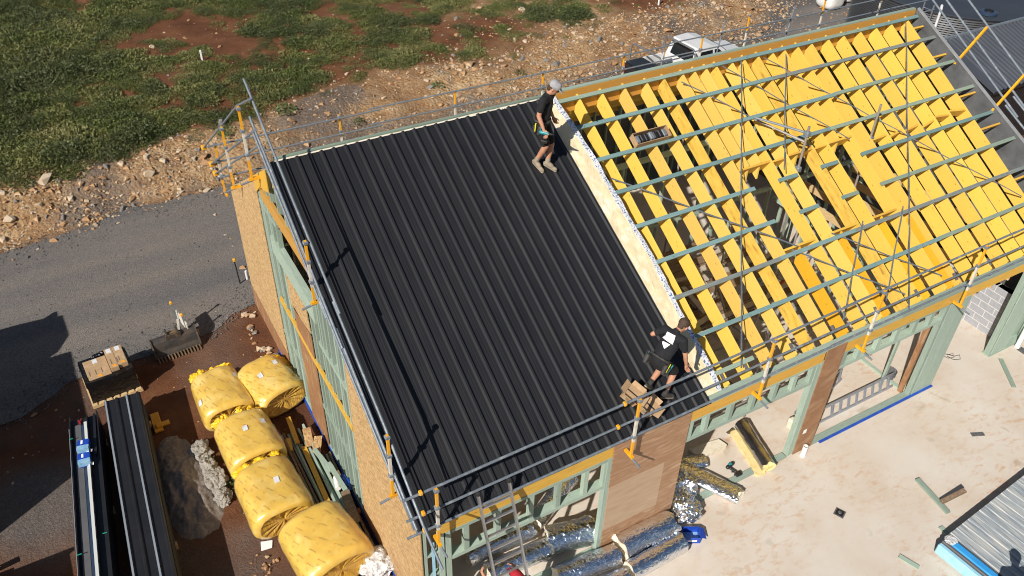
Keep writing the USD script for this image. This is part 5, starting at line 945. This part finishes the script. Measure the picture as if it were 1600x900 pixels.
# black sheet bundles
def skew(x, y, deg, px, py):
    a = math.radians(deg); return px + (x*math.cos(a) - y*math.sin(a)), py + (x*math.sin(a) + y*math.cos(a))
def sk(g, deg, px, py):
    v = np.array(g[0], float); v[:, 0], v[:, 1] = skew(v[:, 0], v[:, 1], deg, px, py); return v, g[1]
B = thing('sheet_bundle', 'tall bundle of black roof sheets with bright ribs standing left of the sand heap', 'sheet bundle', (-3.7, 4.6, GZ)); bs = lambda g: sk(g, -3.2, -3.9, 7.75)
for y in (-.3, -2.0, -3.7, -5.4): part(B, 'bearer', bs(box(-.02, .74, y - .05, y + .05, GZ, GZ + .12)), 'pale_pine')
for i in range(12): part(B, 'sheet', bs(cbox(.0 + .012*math.sin(i*1.7), .70 + .012*math.cos(i*2.3), -6.6, .01*math.sin(i*3.1), GZ + .122 + .053*i, GZ + .122 + .053*i + .050, .006)), 'black_steel')
def ribbed(x0, x1, ribs, y0, y1, z, h=.035, b=.035, tp=.016):
    pr = [(x0, z)]
    for c in ribs: pr += [(c - b, z), (c - tp, z + h), (c + tp, z + h), (c + b, z)]
    pr += [(x1, z)]; V = [(x, y, zz - d) for d in (0, .002) for y in (y0, y1) for x, zz in pr]; n = len(pr); Fc = []
    for i in range(n - 1): a, bb, c, d = i, i+1, n+i, n+i+1; Fc += [[a, bb, d], [a, d, c], [a + 2*n, d + 2*n, bb + 2*n], [a + 2*n, c + 2*n, d + 2*n]]
    return np.array(V), np.array(Fc)
tp = part(B, 'top_sheet', bs(ribbed(-.01, .71, (.03, .24, .45, .66), -6.6, .02, GZ + .775)), 'black_steel')
for c in (.03, .45): part(tp, 'bright_rib', bs(bar((c - .01, -6.6, GZ + .808), (c - .01, .018, GZ + .808), .034, .012)), 'bright_rib')
A = thing('trim_bundle', 'bundle of black gutters with grey and white flashing lengths left of the sheet bundle', 'trim bundle', (-4.6, 5, GZ)); as_ = lambda g: sk(g, -5.1, -4.62, 7.66)
for y in (-.3, -2.2, -4.1, -5.6): part(A, 'bearer', as_(box(-.0, .56, y - .05, y + .05, GZ, GZ + .12)), 'pale_pine')
for i in range(6): part(A, 'gutter', as_(cbox(.0, .54, -6.4, .01*math.sin(i*2.), GZ + .122 + .09*i, GZ + .122 + .09*i + .086, .01)), 'black_steel')
for x0, x1, m_ in ((.0, .018, 'black_steel'), (.33, .345, 'black_steel'), (.525, .545, 'black_steel')): part(A, 'gutter_lip', as_(box(x0, x1, -6.4, .0, GZ + .662, GZ + .76)), m_)
part(A, 'edge_film', as_(box(-.012, -.002, -6.4, -.35, GZ + .30, GZ + .765)), 'bright_rib')
part(A, 'flashing', as_(box(.07, .20, -6.3, -.22, GZ + .664, GZ + .69)), 'flashing_grey'); part(A, 'flashing', as_(box(.205, .26, -6.3, -.25, GZ + .664, GZ + .684)), 'flashing_blue'); part(A, 'flashing', as_(box(.262, .325, -6.3, -.18, GZ + .664, GZ + .70)), 'flashing_white'); part(A, 'flashing', as_(bar((.44, -1.2, GZ + .70), (.47, -.02, GZ + .70), .05, .02)), 'black_steel')
for y, x1 in ((-.65, .06), (-3.6, .08), (-3.3, .52)): part(A, 'strap', as_(box(x1 - .075, x1, y - .008, y + .008, GZ + .765, GZ + .772)), 'green_strap')
solo('snips', cat(tube([skew(.16, -.08, -5.1, -4.62, 7.66) + (GZ + .69,), skew(.20, -.20, -5.1, -4.62, 7.66) + (GZ + .69,)], .009, 6), tube([skew(.22, -.05, -5.1, -4.62, 7.66) + (GZ + .69,), skew(.17, -.20, -5.1, -4.62, 7.66) + (GZ + .69,)], .009, 6)), 'red_plastic', 'red handled snips lying on the far end of the gutter bundle', 'snips')
for i, (y, l) in enumerate(((-.95, 'blue screw box on the white flashing, the one further up'), (-1.33, 'blue screw box on the white flashing, the one further down'))):
    x_, y_ = skew(.24, y, -5.1, -4.62, 7.66); b = thing('screw_box', l, 'box', (x_, y_, GZ + .70), rot=-12 + 5*i)
    part(b, 'carton', cbox(-.11, .11, -.13, .13, 0, .13, .004), 'blue_box', local=True); part(b, 'band', box(-.111, .111, -.131, -.03, .02, .132), 'blue_light', local=True); part(b, 'print', box(-.045, -.005, .01, .11, .13, .1325), 'paper', local=True); part(b, 'flap', box(.06, .16, -.16, -.08, .03, .035), 'paper', local=True)
# wrapped pallet
P_ = thing('wrapped_pallet', 'pallet of cardboard boxes in torn black wrap above the dark bundles', 'pallet', (-3.7, 9.05, GZ), rot=4)
for y in (-.48, 0, .48): part(P_, 'pallet_runner', cbox(-.54, .54, y - .04, y + .04, .022, .10, .004), 'pale_pine', local=True)
for k in range(7): part(P_, 'pallet_slat', cbox(-.54 + .158*k, -.54 + .158*k + .11, -.52, .52, .102, .124, .003), 'pale_pine', local=True)
part(P_, 'black_wrap', hull([(x*q, y*q, z) for x in (-.50, .50) for y in (-.44, .46) for z, q in ((.126, 1.02), (.60, 1.0), (.68, .96))]), 'black_wrap', local=True)
for k, (x0, x1, y0, y1, z) in enumerate(((-.42, .06, -.34, .34, .70), (.07, .24, -.30, .40, .80), (.245, .44, -.26, .40, .80))):
    c = part(P_, 'carton', cbox(x0, x1, y0, y1, .50, z, .006), 'cardboard', local=True)
    for u in range(2 + (k == 0)): xx = x0 + .05 + u*.13; part(c, 'print', box(xx, xx + .018, y0 + .12, y0 + .3, z, z + .0025), 'print_cardboard', local=True)
    part(c, 'label', box((x0 + x1)/2 - .05, (x0 + x1)/2 + .05, y1 - .17, y1 - .02, z + .001, z + .0035), 'label_white', local=True); part(c, 'sticker', box((x0 + x1)/2 - .03, (x0 + x1)/2 + .05, y0 + .02, y0 + .08, z + .001, z + .0035), 'orange_sticker', local=True)
rs = random.Random(4); wr = []
for k in range(26):
    a = k/26*2*math.pi; c, s = math.cos(a), math.sin(a); q = 1/max(abs(c)/.50, abs(s)/.46); wr.append((q*c, q*s, .66 + rs.uniform(-.06, .10)))
vv = np.array(wr + [(x*1.04, y*1.04, z - .14 + rs.uniform(-.04, .04)) for x, y, z in wr] + [(x*.86, y*.86, z - .03) for x, y, z in wr]); f = []
for k in range(26): a, b = k, (k+1) % 26; f += [[a, b, b+26], [a, b+26, a+26], [a, b+52, b], [a, a+52, b+52]]
part(P_, 'torn_wrap', (vv, np.array(f)), 'black_wrap', local=True)
# rake bucket
def kpart(K, name, g, m, local=True): return part(K, name, (np.asarray(g[0])*[.9, .82, .80], g[1]), m, local=True)
K = thing('rake_bucket', 'worn black digger rake bucket with a row of teeth on red soil', 'digger bucket', (-2.14, 9.62, GZ), rot=4)
ang = np.linspace(-.25, 2.1, 12); pr = [(.30 - .34*math.cos(a) - .1, .30 - .30*math.sin(a) + .06) for a in ang]
def shell(pr, x0, x1, th):
    pr = np.array(pr); d = np.gradient(pr, axis=0); nn = np.stack([-d[:, 1], d[:, 0]], 1); nn /= np.linalg.norm(nn, axis=1)[:, None]; q = pr + nn*th
    ring = np.vstack([pr, q[::-1]]); return fixn(prism(Polygon(ring).buffer(0), x1 - x0, lambda u, v, w: (x0 + w, u, v)))
kpart(K, 'curved_plate', shell([(.26, .52), (.20, .50), (.10, .40), (.04, .28), (.0, .16), (-.06, .08), (-.16, .05)], -.58, .58, .03), 'digger_steel')
for x in (-.60, .57): kpart(K, 'side_plate', fixn(prism([(.29, .55), (.16, .52), (-.08, .30), (-.20, .12), (-.18, .03), (.05, .03), (.22, .28)], .03, lambda u, v, w, x=x: (x + w, u, v))), 'rust')
for k in range(14): x = -.54 + .083*k; kpart(K, 'tooth', hull([(x + a, y, z) for a in (-.016, .016) for y, z in ((-.14, .08), (-.14, .03), (-.30, .05), (-.33, .01), (-.20, .0))]), 'worn_tooth')
kpart(K, 'hitch_box', cbox(-.16, -.12, .12, .42, .30, .62, .01), 'digger_steel'); kpart(K, 'hitch_box', cbox(.12, .16, .12, .42, .30, .62, .01), 'digger_steel'); kpart(K, 'hitch_plate', cbox(-.20, .20, .10, .14, .36, .58, .01), 'rust')
for y, z in ((.22, .54), (.36, .48)): kpart(K, 'pin', tube([(-.18, y, z), (.18, y, z)], .026, 10), 'worn_tooth')
h_ = thing('stake_hurdle', 'two yellow capped steel stakes holding a pale board behind the rake bucket', 'stakes', (-1.85, 10.05, GZ))
for x, y, z, dx in ((-1.92, 10.24, .80, -.05), (-1.78, 9.90, .62, -.05)):
    s_ = part(h_, 'stake', bar((x, y, GZ - .05), (x + dx, y, z), .035, .03, (0, 1, 0)), 'galv'); part(s_, 'cap', cbox(x + dx - .03, x + dx + .03, y - .03, y + .03, z - .02, z + .06, .012), 'yellow_paint')
part(h_, 'board', bar((-1.90, 10.38, .34), (-1.78, 9.80, .30), .022, .26, (0, 0, 1)), 'worn_white'); part(h_, 'prop', bar((-1.98, 10.16, GZ), (-1.93, 10.20, .32), .05, .03, (0, 1, 0)), 'worn_white')
solo('base_stone', rock((-1.62, 9.98, GZ + .07), (.13, .11, .10), 91), 'stone_tan', 'round tan stone at the foot of the yellow capped stakes', 'stone')
h_ = thing('marker_stake', 'dark star picket with yellow cap on gravel near the far gable corner', 'stake', (-.12, 11.5, GZ)); part(h_, 'stake', bar((-.12, 11.5, GZ), (-.14, 11.5, .62), .03, .03, (0, 1, 0)), 'black_steel'); part(h_, 'cap', cbox(-.175, -.105, 11.465, 11.535, .60, .69, .012), 'yellow_paint')
solo('pipe_stub', spin([(.045, 0), (.045, .28), (.02, .30), (.002, .30)], 14, (.10, 11.62, GZ)), 'pvc', 'short pale pipe stub beside the yellow capped star picket', 'pipe')
h_ = thing('yellow_bracket', 'yellow steel bracket lying in the shade right of the sheet bundle', 'bracket', (-3.02, 7.4, GZ)); part(h_, 'plate', cbox(-3.16, -2.98, 7.12, 7.72, GZ + .02, GZ + .07, .008), 'yellow_paint'); part(h_, 'arm', cbox(-3.1, -2.82, 7.20, 7.32, GZ + .072, GZ + .12, .008), 'yellow_paint')
h_ = thing('scrap_pile', 'scrap timber and foil at the bottom left corner of the picture', 'scrap', (-6.35, 4.8, GZ)); part(h_, 'board', bar((-6.9, 4.95, .05), (-6.28, 5.02, .08), .12, .03), 'pale_pine'); part(h_, 'panel', cbox(-6.9, -6.32, 4.62, 4.9, GZ, .04, .01), 'rust'); part(h_, 'foil_scrap', blob((-6.4, 4.55, GZ + .06), (.2, .14, .1), 3, .6, 3., 96), 'foil', smooth=25)
# machines standing just left of the frame; they throw the big shadow
T_ = thing('box_truck', 'white box truck parked on the gravel left of the picture', 'truck', (-9.6, 8, GZ))
part(T_, 'cargo_box', cbox(-10.2, -7.55, 5.2, 8.95, .75, 2.66, .04), 'white_paint'); part(T_, 'chassis', box(-9.9, -7.8, 5.3, 11.0, .2, .74), 'black_steel')
part(T_, 'cab', hull([(x, y, z) for x in (-10.05, -7.5) for y, z in ((9.25, .45), (9.25, 2.35), (9.6, 2.62), (10.5, 2.58), (11.1, 1.75), (11.2, .45))]), 'white_paint'); part(T_, 'windscreen', hull([(x, y, z) for x in (-9.9, -7.65) for y, z in ((10.56, 2.5), (11.08, 1.8), (10.6, 2.52), (11.12, 1.82))]), 'glass_dark')
part(T_, 'mirror', cbox(-7.30, -7.20, 10.75, 10.95, 1.7, 2.25, .02), 'black_steel'); part(T_, 'mirror_arm', tube([(-7.6, 10.85, 2.1), (-7.25, 10.85, 2.1)], .02), 'black_steel')
for y in (6.2, 10.2):
    for x in (-9.95, -7.75): w_ = part(T_, 'wheel', tube([(x - .13, y, .30), (x + .13, y, .30)], .44, 24), 'tyre'); part(w_, 'rim', tube([(x - .14, y, .30), (x + .14, y, .30)], .22, 16), 'alloy')
sb = thing('skip_bin', 'rusty steel skip bin standing left of the picture', 'skip bin', (-8.6, 2.6, GZ)); part(sb, 'bin', hull([(x, y, z) for z, q in ((GZ + .05, .75), (1.35, 1.)) for x in (-8.6 - 1.7*q, -8.6 + 1.7*q) for y in (2.6 - 1.3, 2.6 + 1.3)]), 'rust'); part(sb, 'rim', cat(box(-10.34, -6.86, 3.86, 3.94, 1.30, 1.40)), 'digger_steel'); part(sb, 'rim', cat(box(-10.34, -6.86, 1.26, 1.34, 1.30, 1.40)), 'digger_steel')

# ------------------------------------------------------------------ on the slab: foil rolls, tools, offcuts
def foil_roll(a, b, r, label, seed, flat=1., yellow=False, m_='foil', fray=.05):
    a, b = np.array([*a, r*flat + .004]), np.array([*b, r*flat + .004]); p0, d, s, u, Ln = frame(a, b); t = thing('foil_roll', label, 'insulation roll', ((a[0]+b[0])/2, (a[1]+b[1])/2, .0)); nu, nv = 56, 44; Vv = []
    JJ, KK = np.meshgrid(np.arange(nv), np.arange(nu), indexing='ij'); AN = 2*math.pi*KK/nu
    RR = r*(1 + .10*(meshkit.fbm(np.stack([np.cos(AN)*1.4 + seed, np.sin(AN)*1.4, JJ/nv*2.2*Ln], -1), 3, seed) - .5)*2 + .055*np.abs(meshkit.fbm(np.stack([np.cos(AN)*4.5 + seed, np.sin(AN)*4.5, JJ/nv*7.*Ln], -1), 3, seed + 3) - .5)*2*np.where((JJ < 6) | (JJ > nv - 7), 2.2, 1.))
    EE = fray*(meshkit.noise(np.stack([AN*2, 0*AN + seed, (JJ > 5)*1.], -1), seed) - .5)*((JJ == 0) | (JJ == nv-1))
    Vv = p0 + d*(Ln*JJ/(nv-1) + EE)[..., None] + RR[..., None]*(np.cos(AN)[..., None]*s*(1 if flat == 1 else 1.25) + np.sin(AN)[..., None]*u*flat); Vv[..., 2] = np.maximum(Vv[..., 2], .003); Vv = Vv.reshape(-1, 3)
    f = []
    for j in range(nv-1):
        for k in range(nu): x, y = j*nu+k, j*nu+(k+1) % nu; f += [[x, y, y+nu], [x, y+nu, x+nu]]
    part(t, 'foil_skin', fixn((np.array(Vv), np.array(f))), m_, smooth=32)
    for end, c, sg in ((0, p0, -1), (nv-1, p0 + d*Ln, 1)):
        ring = np.array(Vv[end*nu:(end+1)*nu]); c = c + 0; out = [ring]
        for q in (.8, .55, .3, .06): out.append(c + (ring - c)*q*.98 + d*sg*(.012*math.sin(q*22) - .01))
        vv = np.vstack(out); ff = []
        for i in range(4):
            for k in range(nu): x, y = i*nu+k, i*nu+(k+1) % nu; ff += [[x, y, y+nu], [x, y+nu, x+nu]]
        part(t, 'fibre_end', (vv, np.array(ff)), 'fibre_yellow' if yellow else 'fibre_white', smooth=40)
    return t
foil_roll((1.25, .98), (2.62, .93), .19, 'foil faced insulation roll lying furthest left inside the left opening', 11); foil_roll((1.42, .46), (2.72, .42), .19, 'foil roll just inside the sill behind the ladder', 12)
foil_roll((2.72, 1.02), (3.95, 1.62), .18, 'foil roll lying slantwise deepest inside the left opening', 13); foil_roll((2.72, .50), (3.62, .30), .27, 'fat foil roll with open white fibre end beside the right stud of the left opening', 14, fray=.12)
foil_roll((2.45, -.22), (3.72, -.34), .21, 'foil roll outside the sill at the bottom picture edge', 15); foil_roll((3.82, -.26), (5.02, -.28), .25, 'large foil roll lying against the foot of the plywood panel', 16, fray=.12); foil_roll((3.72, -.74), (4.98, -.70), .19, 'slimmer foil roll in front of the large roll by the plywood panel', 17)
foil_roll((2.40, -.72), (3.62, -.82), .19, 'foil roll at the bottom edge in front of the sill roll', 21)
foil_roll((6.10, .85), (6.72, -.36), .17, 'flattened foil roll lying across the sill right of the plywood panel', 18, flat=.6, fray=.12); foil_roll((5.9, 1.05), (6.75, .72), .13, 'short flat foil roll on the floor behind the flattened roll', 19, flat=.55)
rl = foil_roll((8.05, 1.08), (7.73, -.12), .155, 'half unrolled dark foil roll with yellow fibre near the middle stud', 20, yellow=True, m_='dark_foil')
def slab_sheet(pts, z0, z1, seed, amp=.02):
    P = ragged(pts, .03, .05, seed, 4.); return fixn(prism(P, z1 - z0, lambda u, v, w: (u, v, z0 + w)))
part(rl, 'loose_blanket', slab_sheet([(7.92, 1.08), (7.76, 1.08), (7.44, -.10), (7.66, -.14)], .004, .06, 5), 'fibre_yellow'); part(rl, 'foil_flap', slab_sheet([(7.92, 1.18), (7.68, 1.14), (7.70, 1.06), (7.92, 1.08)], .02, .03, 6), 'foil')
solo('insulation_batt', slab_sheet([(6.62, 1.12), (7.36, 1.02), (7.42, .80), (6.66, .78)], .004, .10, 8), 'fibre_white', 'pale fibre batt on the floor left of the unrolled foil roll', 'insulation batt')
for i, (x, y, l) in enumerate(((5.82, .35, 'crumpled silver foil bundle behind the right edge of the plywood panel'), (5.52, -.12, 'crumpled silver foil bundle in front of the sill beside the plywood panel'))): solo('foil_bundle', blob((x, y, .21), (.27, .30, .21), 5, .5, 2.6, 90 + i), 'foil', l, 'foil bundle', smooth=22)
d_ = thing('cordless_drill', 'dark cordless drill and battery lying on the floor by the unrolled roll', 'drill', (7.12, .25, 0)); part(d_, 'body', bones([((7.05, .35, .06), .045, (7.2, .38, .06), .04), ((7.08, .33, .05), .03, (7.12, .18, .05), .03)], .02, 2), 'tool_black', smooth=True); part(d_, 'battery', cbox(7.05, 7.2, .06, .16, .004, .09, .01), 'tool_black'); part(d_, 'trim', cbox(7.08, 7.17, .345, .405, .085, .112, .01), 'tool_teal')
d_ = thing('hand_tool', 'red handled hand tool lying beside the cordless drill', 'hand tool', (7.22, .02, 0)); part(d_, 'handle', tube([(7.18, .16, .025), (7.30, -.02, .025)], .016), 'red_plastic'); part(d_, 'head', tube([(7.06, .24, .02), (7.18, .16, .02)], .012), 'tool_black')
bx_ = thing('screw_carton', 'open blue screw carton on the slab right of the large foil roll', 'box', (5.28, -.60, 0), rot=-28)
for g in (box(-.17, .17, -.13, -.122, .004, .17), box(-.17, .17, .122, .13, .004, .17), box(-.17, -.162, -.121, .121, .004, .17), box(.162, .17, -.121, .121, .004, .17)): part(bx_, 'carton_side', g, 'blue_box', local=True)
part(bx_, 'carton_floor', box(-.161, .161, -.121, .121, .004, .012), 'blue_light', local=True); part(bx_, 'flap', hull([(.17, -.12, .17), (.17, .12, .17), (.28, -.12, .12), (.28, .12, .12), (.17, -.12, .166), (.28, .12, .116)]), 'blue_box', local=True); part(bx_, 'print', box(-.1, .1, -.1325, -.1305, .05, .10), 'paper', local=True)
tr = thing('folding_trestle', 'bluish aluminium folding ladder lying on its side inside the wide opening', 'trestle', (10.6, .8, 0))
for z, y in ((.03, .36), (.36, .44)): part(tr, 'rail', bar((9.15, y, z), (12.1, y + .02, z), .028, .07, (0, 0, 1)), 'bluish_alloy')
for z, y in ((.03, .56), (.40, .62)): part(tr, 'rail', bar((9.10, y, z), (11.2, y + .55, z), .028, .07, (0, 0, 1)), 'bluish_alloy')
for k in range(8): x = 10.1 + .26*k; part(tr, 'rung', bar((x, .365, .03), (x, .445, .36), .03, .055, (1, 0, 0)), 'bluish_alloy')
for k in range(6): q = L((9.3, .61), (11.1, 1.09), k/5); part(tr, 'rung', bar((*q, .03), (q[0], q[1] + .06, .40), .03, .055, (1, 0, 0)), 'bluish_alloy')
part(tr, 'brace', bar((9.5, .38, .05), (9.8, .68, .40), .025, .04), 'black_steel')
part(tr, 'end_pad', cbox(8.98, 9.14, .34, .66, .004, .28, .03), 'fibre_white')
bk = thing('bucket', 'small grey bucket beside the right end of the folded ladder', 'bucket', (12.25, .62, 0)); part(bk, 'pail', spin([(.01, .012), (.10, .012), (.13, .24), (.14, .25), (.125, .24), (.095, .03), (.01, .03)], 20, (12.25, .62, .0)), 'flashing_grey', smooth=40); part(bk, 'handle', tube([(12.12, .62, .24), (12.17, .52, .17), (12.25, .48, .13), (12.33, .52, .17), (12.38, .62, .24)], .006, 5), 'galv')
for pts, z, h, l, m_ in ((((10.33, -1.78), (10.18, -2.66)), .05, .09, 'long green timber offcut on the slab, lying under a standing offcut', 'green_y'), (((8.52, -2.86), (8.64, -3.22)), .025, .045, 'short green offcut at the bottom edge of the slab', 'green_y'), (((9.78, -2.80), (9.76, -3.06)), .025, .045, 'short green offcut touching the corner of the stacked sheets', 'green_y'), (((15.22, -.24), (14.62, -1.02)), .025, .045, 'green timber offcut on the slab left of the right picture edge', 'green_y'), (((12.9, -2.62), (13.1, -2.9)), .025, .045, 'stubby green offcut at the right picture edge above the sheets', 'green_y')):
    solo('timber_offcut', bar((*pts[0], z), (*pts[1], z), .10, h*.5), m_, l, 'timber offcut')
solo('timber_offcut', bar((10.22, -2.44, .12), (10.72, -2.54, .30), .09, .045, (0, 0, 1)), 'brown_timber', 'dark offcut propped up across the long green offcut', 'timber offcut')
dn = thing('floor_drain', 'small square floor drain in the middle of the slab', 'drain', (8.29, -1.59, 0), rot=24); part(dn, 'rim', box(-.10, .10, -.10, .10, .002, .008), 'drain_steel', local=True); part(dn, 'cover', box(-.075, .075, -.075, .075, .0082, .012), 'tool_black', local=True); part(dn, 'plug', spin([(.035, .012), (.035, .03), (.005, .034)], 14), 'drain_steel', local=True)
solo('scrap_plate', bar((12.45, -1.5, .012), (12.72, -1.62, .012), .10, .016), 'drain_steel', 'small crumpled grey plate lying alone on the slab', 'scrap'); solo('steel_plate', box(15.9, 16.1, -.42, -.2, .003, .01), 'drain_steel', 'flat grey steel plate beside the leaning white pipe', 'plate')
solo('wire_loop', tube([(12.96, -.06, 1.02), (13.1, -.16, .98), (13.22, -.2, 1.0), (13.2, -.26, .93), (13.06, -.2, .92), (12.95, -.08, .98)], .008, 6), 'tool_black', 'loop of black wire hanging on the right green post', 'wire')
ss = thing('sheet_stack', 'stack of dirty striped wall sheets with blue plastic edge at the bottom right corner', 'sheet stack', (11, -5, 0)); rr = lambda g: sk(g, 4.5, 9.15, -3.12)
for i in range(8): part(ss, 'sheet', rr(cbox(.34 + .01*math.sin(i*2.2), 4.6, -3.4, -.0 + .012*math.cos(i*1.7), .10 + .03*i, .10 + .03*i + .028, .004)), 'dark_sheet')
part(ss, 'top_sheet', rr(ribbed(.36, 4.6, [.42 + .19*k for k in range(22)], -3.4, .0, .345, .012, .03, .018)), 'stack_sheet'); part(ss, 'top_sheet', rr(ribbed(.365, 4.6, [.42 + .19*k for k in range(22)], -3.4, -1.18, .353, .012, .03, .018)), 'stack_sheet')
for y in (-.3, -1.5, -2.7): part(ss, 'bearer', rr(box(.3, 4.6, y - .05, y + .05, .003, .098)), 'brown_timber')
part(ss, 'blue_edge', rr(cbox(.18, .335, -3.4, -.02, .11, .34, .02)), 'sky_blue_film'); part(ss, 'grey_edge', rr(cbox(.11, .176, -3.4, -.015, .10, .33, .015)), 'flashing_grey'); part(ss, 'pale_edge', rr(cbox(.0, .106, -3.4, -.01, .05, .30, .02)), 'pale_blue_film'); part(ss, 'torn_film', rr(blob((.24, -.10, .36), (.12, .1, .02), 3, .5, 3., 99)), 'milky_plastic', smooth=True)

# ------------------------------------------------------------------ cartons on the roof
def carton(x, y, w, l, h, rot, label, seed):
    t = thing('screw_carton', label, 'box', rp(x, y, .036), rot=rot); sl = math.atan(TT); Rx = np.array([[1, 0, 0], [0, math.cos(sl), math.sin(sl)], [0, -math.sin(sl), math.cos(sl)]])
    a = math.radians(rot); Rz = np.array([[math.cos(a), math.sin(a), 0], [-math.sin(a), math.cos(a), 0], [0, 0, 1]])
    T_ = lambda g: (g[0]@Rz@Rx@Rz.T, g[1])
    for g in (box(-w/2, w/2, -l/2, -l/2 + .008, 0, h), box(-w/2, w/2, l/2 - .008, l/2, 0, h), box(-w/2, -w/2 + .008, -l/2 + .0085, l/2 - .0085, 0, h), box(w/2 - .008, w/2, -l/2 + .0085, l/2 - .0085, 0, h)): part(t, 'carton_side', T_(g), 'cardboard', local=True)
    part(t, 'carton_floor', T_(box(-w/2 + .009, w/2 - .009, -l/2 + .009, l/2 - .009, .004, h*.9)), 'cardboard', local=True); part(t, 'dark_gap', T_(box(-w*.06, w*.04, -l*.4, l*.45, h*.9 + .001, h*.9 + .004)), 'tool_black', local=True)
    for s in (-1, 1): part(t, 'flap', T_(bar((0, s*l/2, h), (0, s*(l/2 + .10), h + .05), w*.98, .006)), 'cardboard', local=True); part(t, 'flap', T_(bar((s*w/2, 0, h), (s*(w/2 + .06), 0, h + .07), l*.9, .006, (0, 0, 1))), 'cardboard', local=True)
    part(t, 'sticker', T_(box(-.05, .04, -l/2 - .003, -l/2 - .001, h*.5, h*.82)), 'yellow_paint', local=True)
    for k in range(3): part(t, 'print', T_(box(-w*.38, w*.25 - .03*k, -l/2 - .0028, -l/2 - .001, .02 + .03*k, .028 + .03*k)), 'print_cardboard', local=True); part(t, 'print', T_(box(-w/2 - .0028, -w/2 - .001, -l*.3, l*.2, h*.3 + .03*k, h*.3 + .01 + .03*k)), 'print_cardboard', local=True)
carton(4.16, .50, .22, .29, .21, 28, 'open cardboard screw carton on the roof, the one further up the slope', 1); carton(4.34, .25, .23, .24, .22, 24, 'open cardboard screw carton with yellow sticker on the roof beside the eave guardrail', 2)
ty = thing('fixings_tray', 'long open cardboard tray of dark fixings resting on the purlins', 'tray', rp(7.18, 4.4, .0)); tf = lambda g: (np.array([rp(7.18 + p[0], 4.40 + p[1], p[2] - .03) for p in g[0]]), g[1])
for g in (box(-.42, .42, -.11, -.10, .0, .15), box(-.42, .42, .10, .11, .0, .15), box(-.42, -.41, -.099, .099, .0, .15), box(.41, .42, -.099, .099, .0, .15)): part(ty, 'tray_side', tf(g), 'cardboard')
part(ty, 'tray_floor', tf(box(-.409, .409, -.099, .099, .003, .012)), 'cardboard')
for k in range(7): part(ty, 'fixing', tf(cbox(-.38 + .11*k, -.29 + .11*k, -.07, .07, .013, .12 + .02*(k % 2), .015)), 'tool_black' if k % 3 else 'galv')
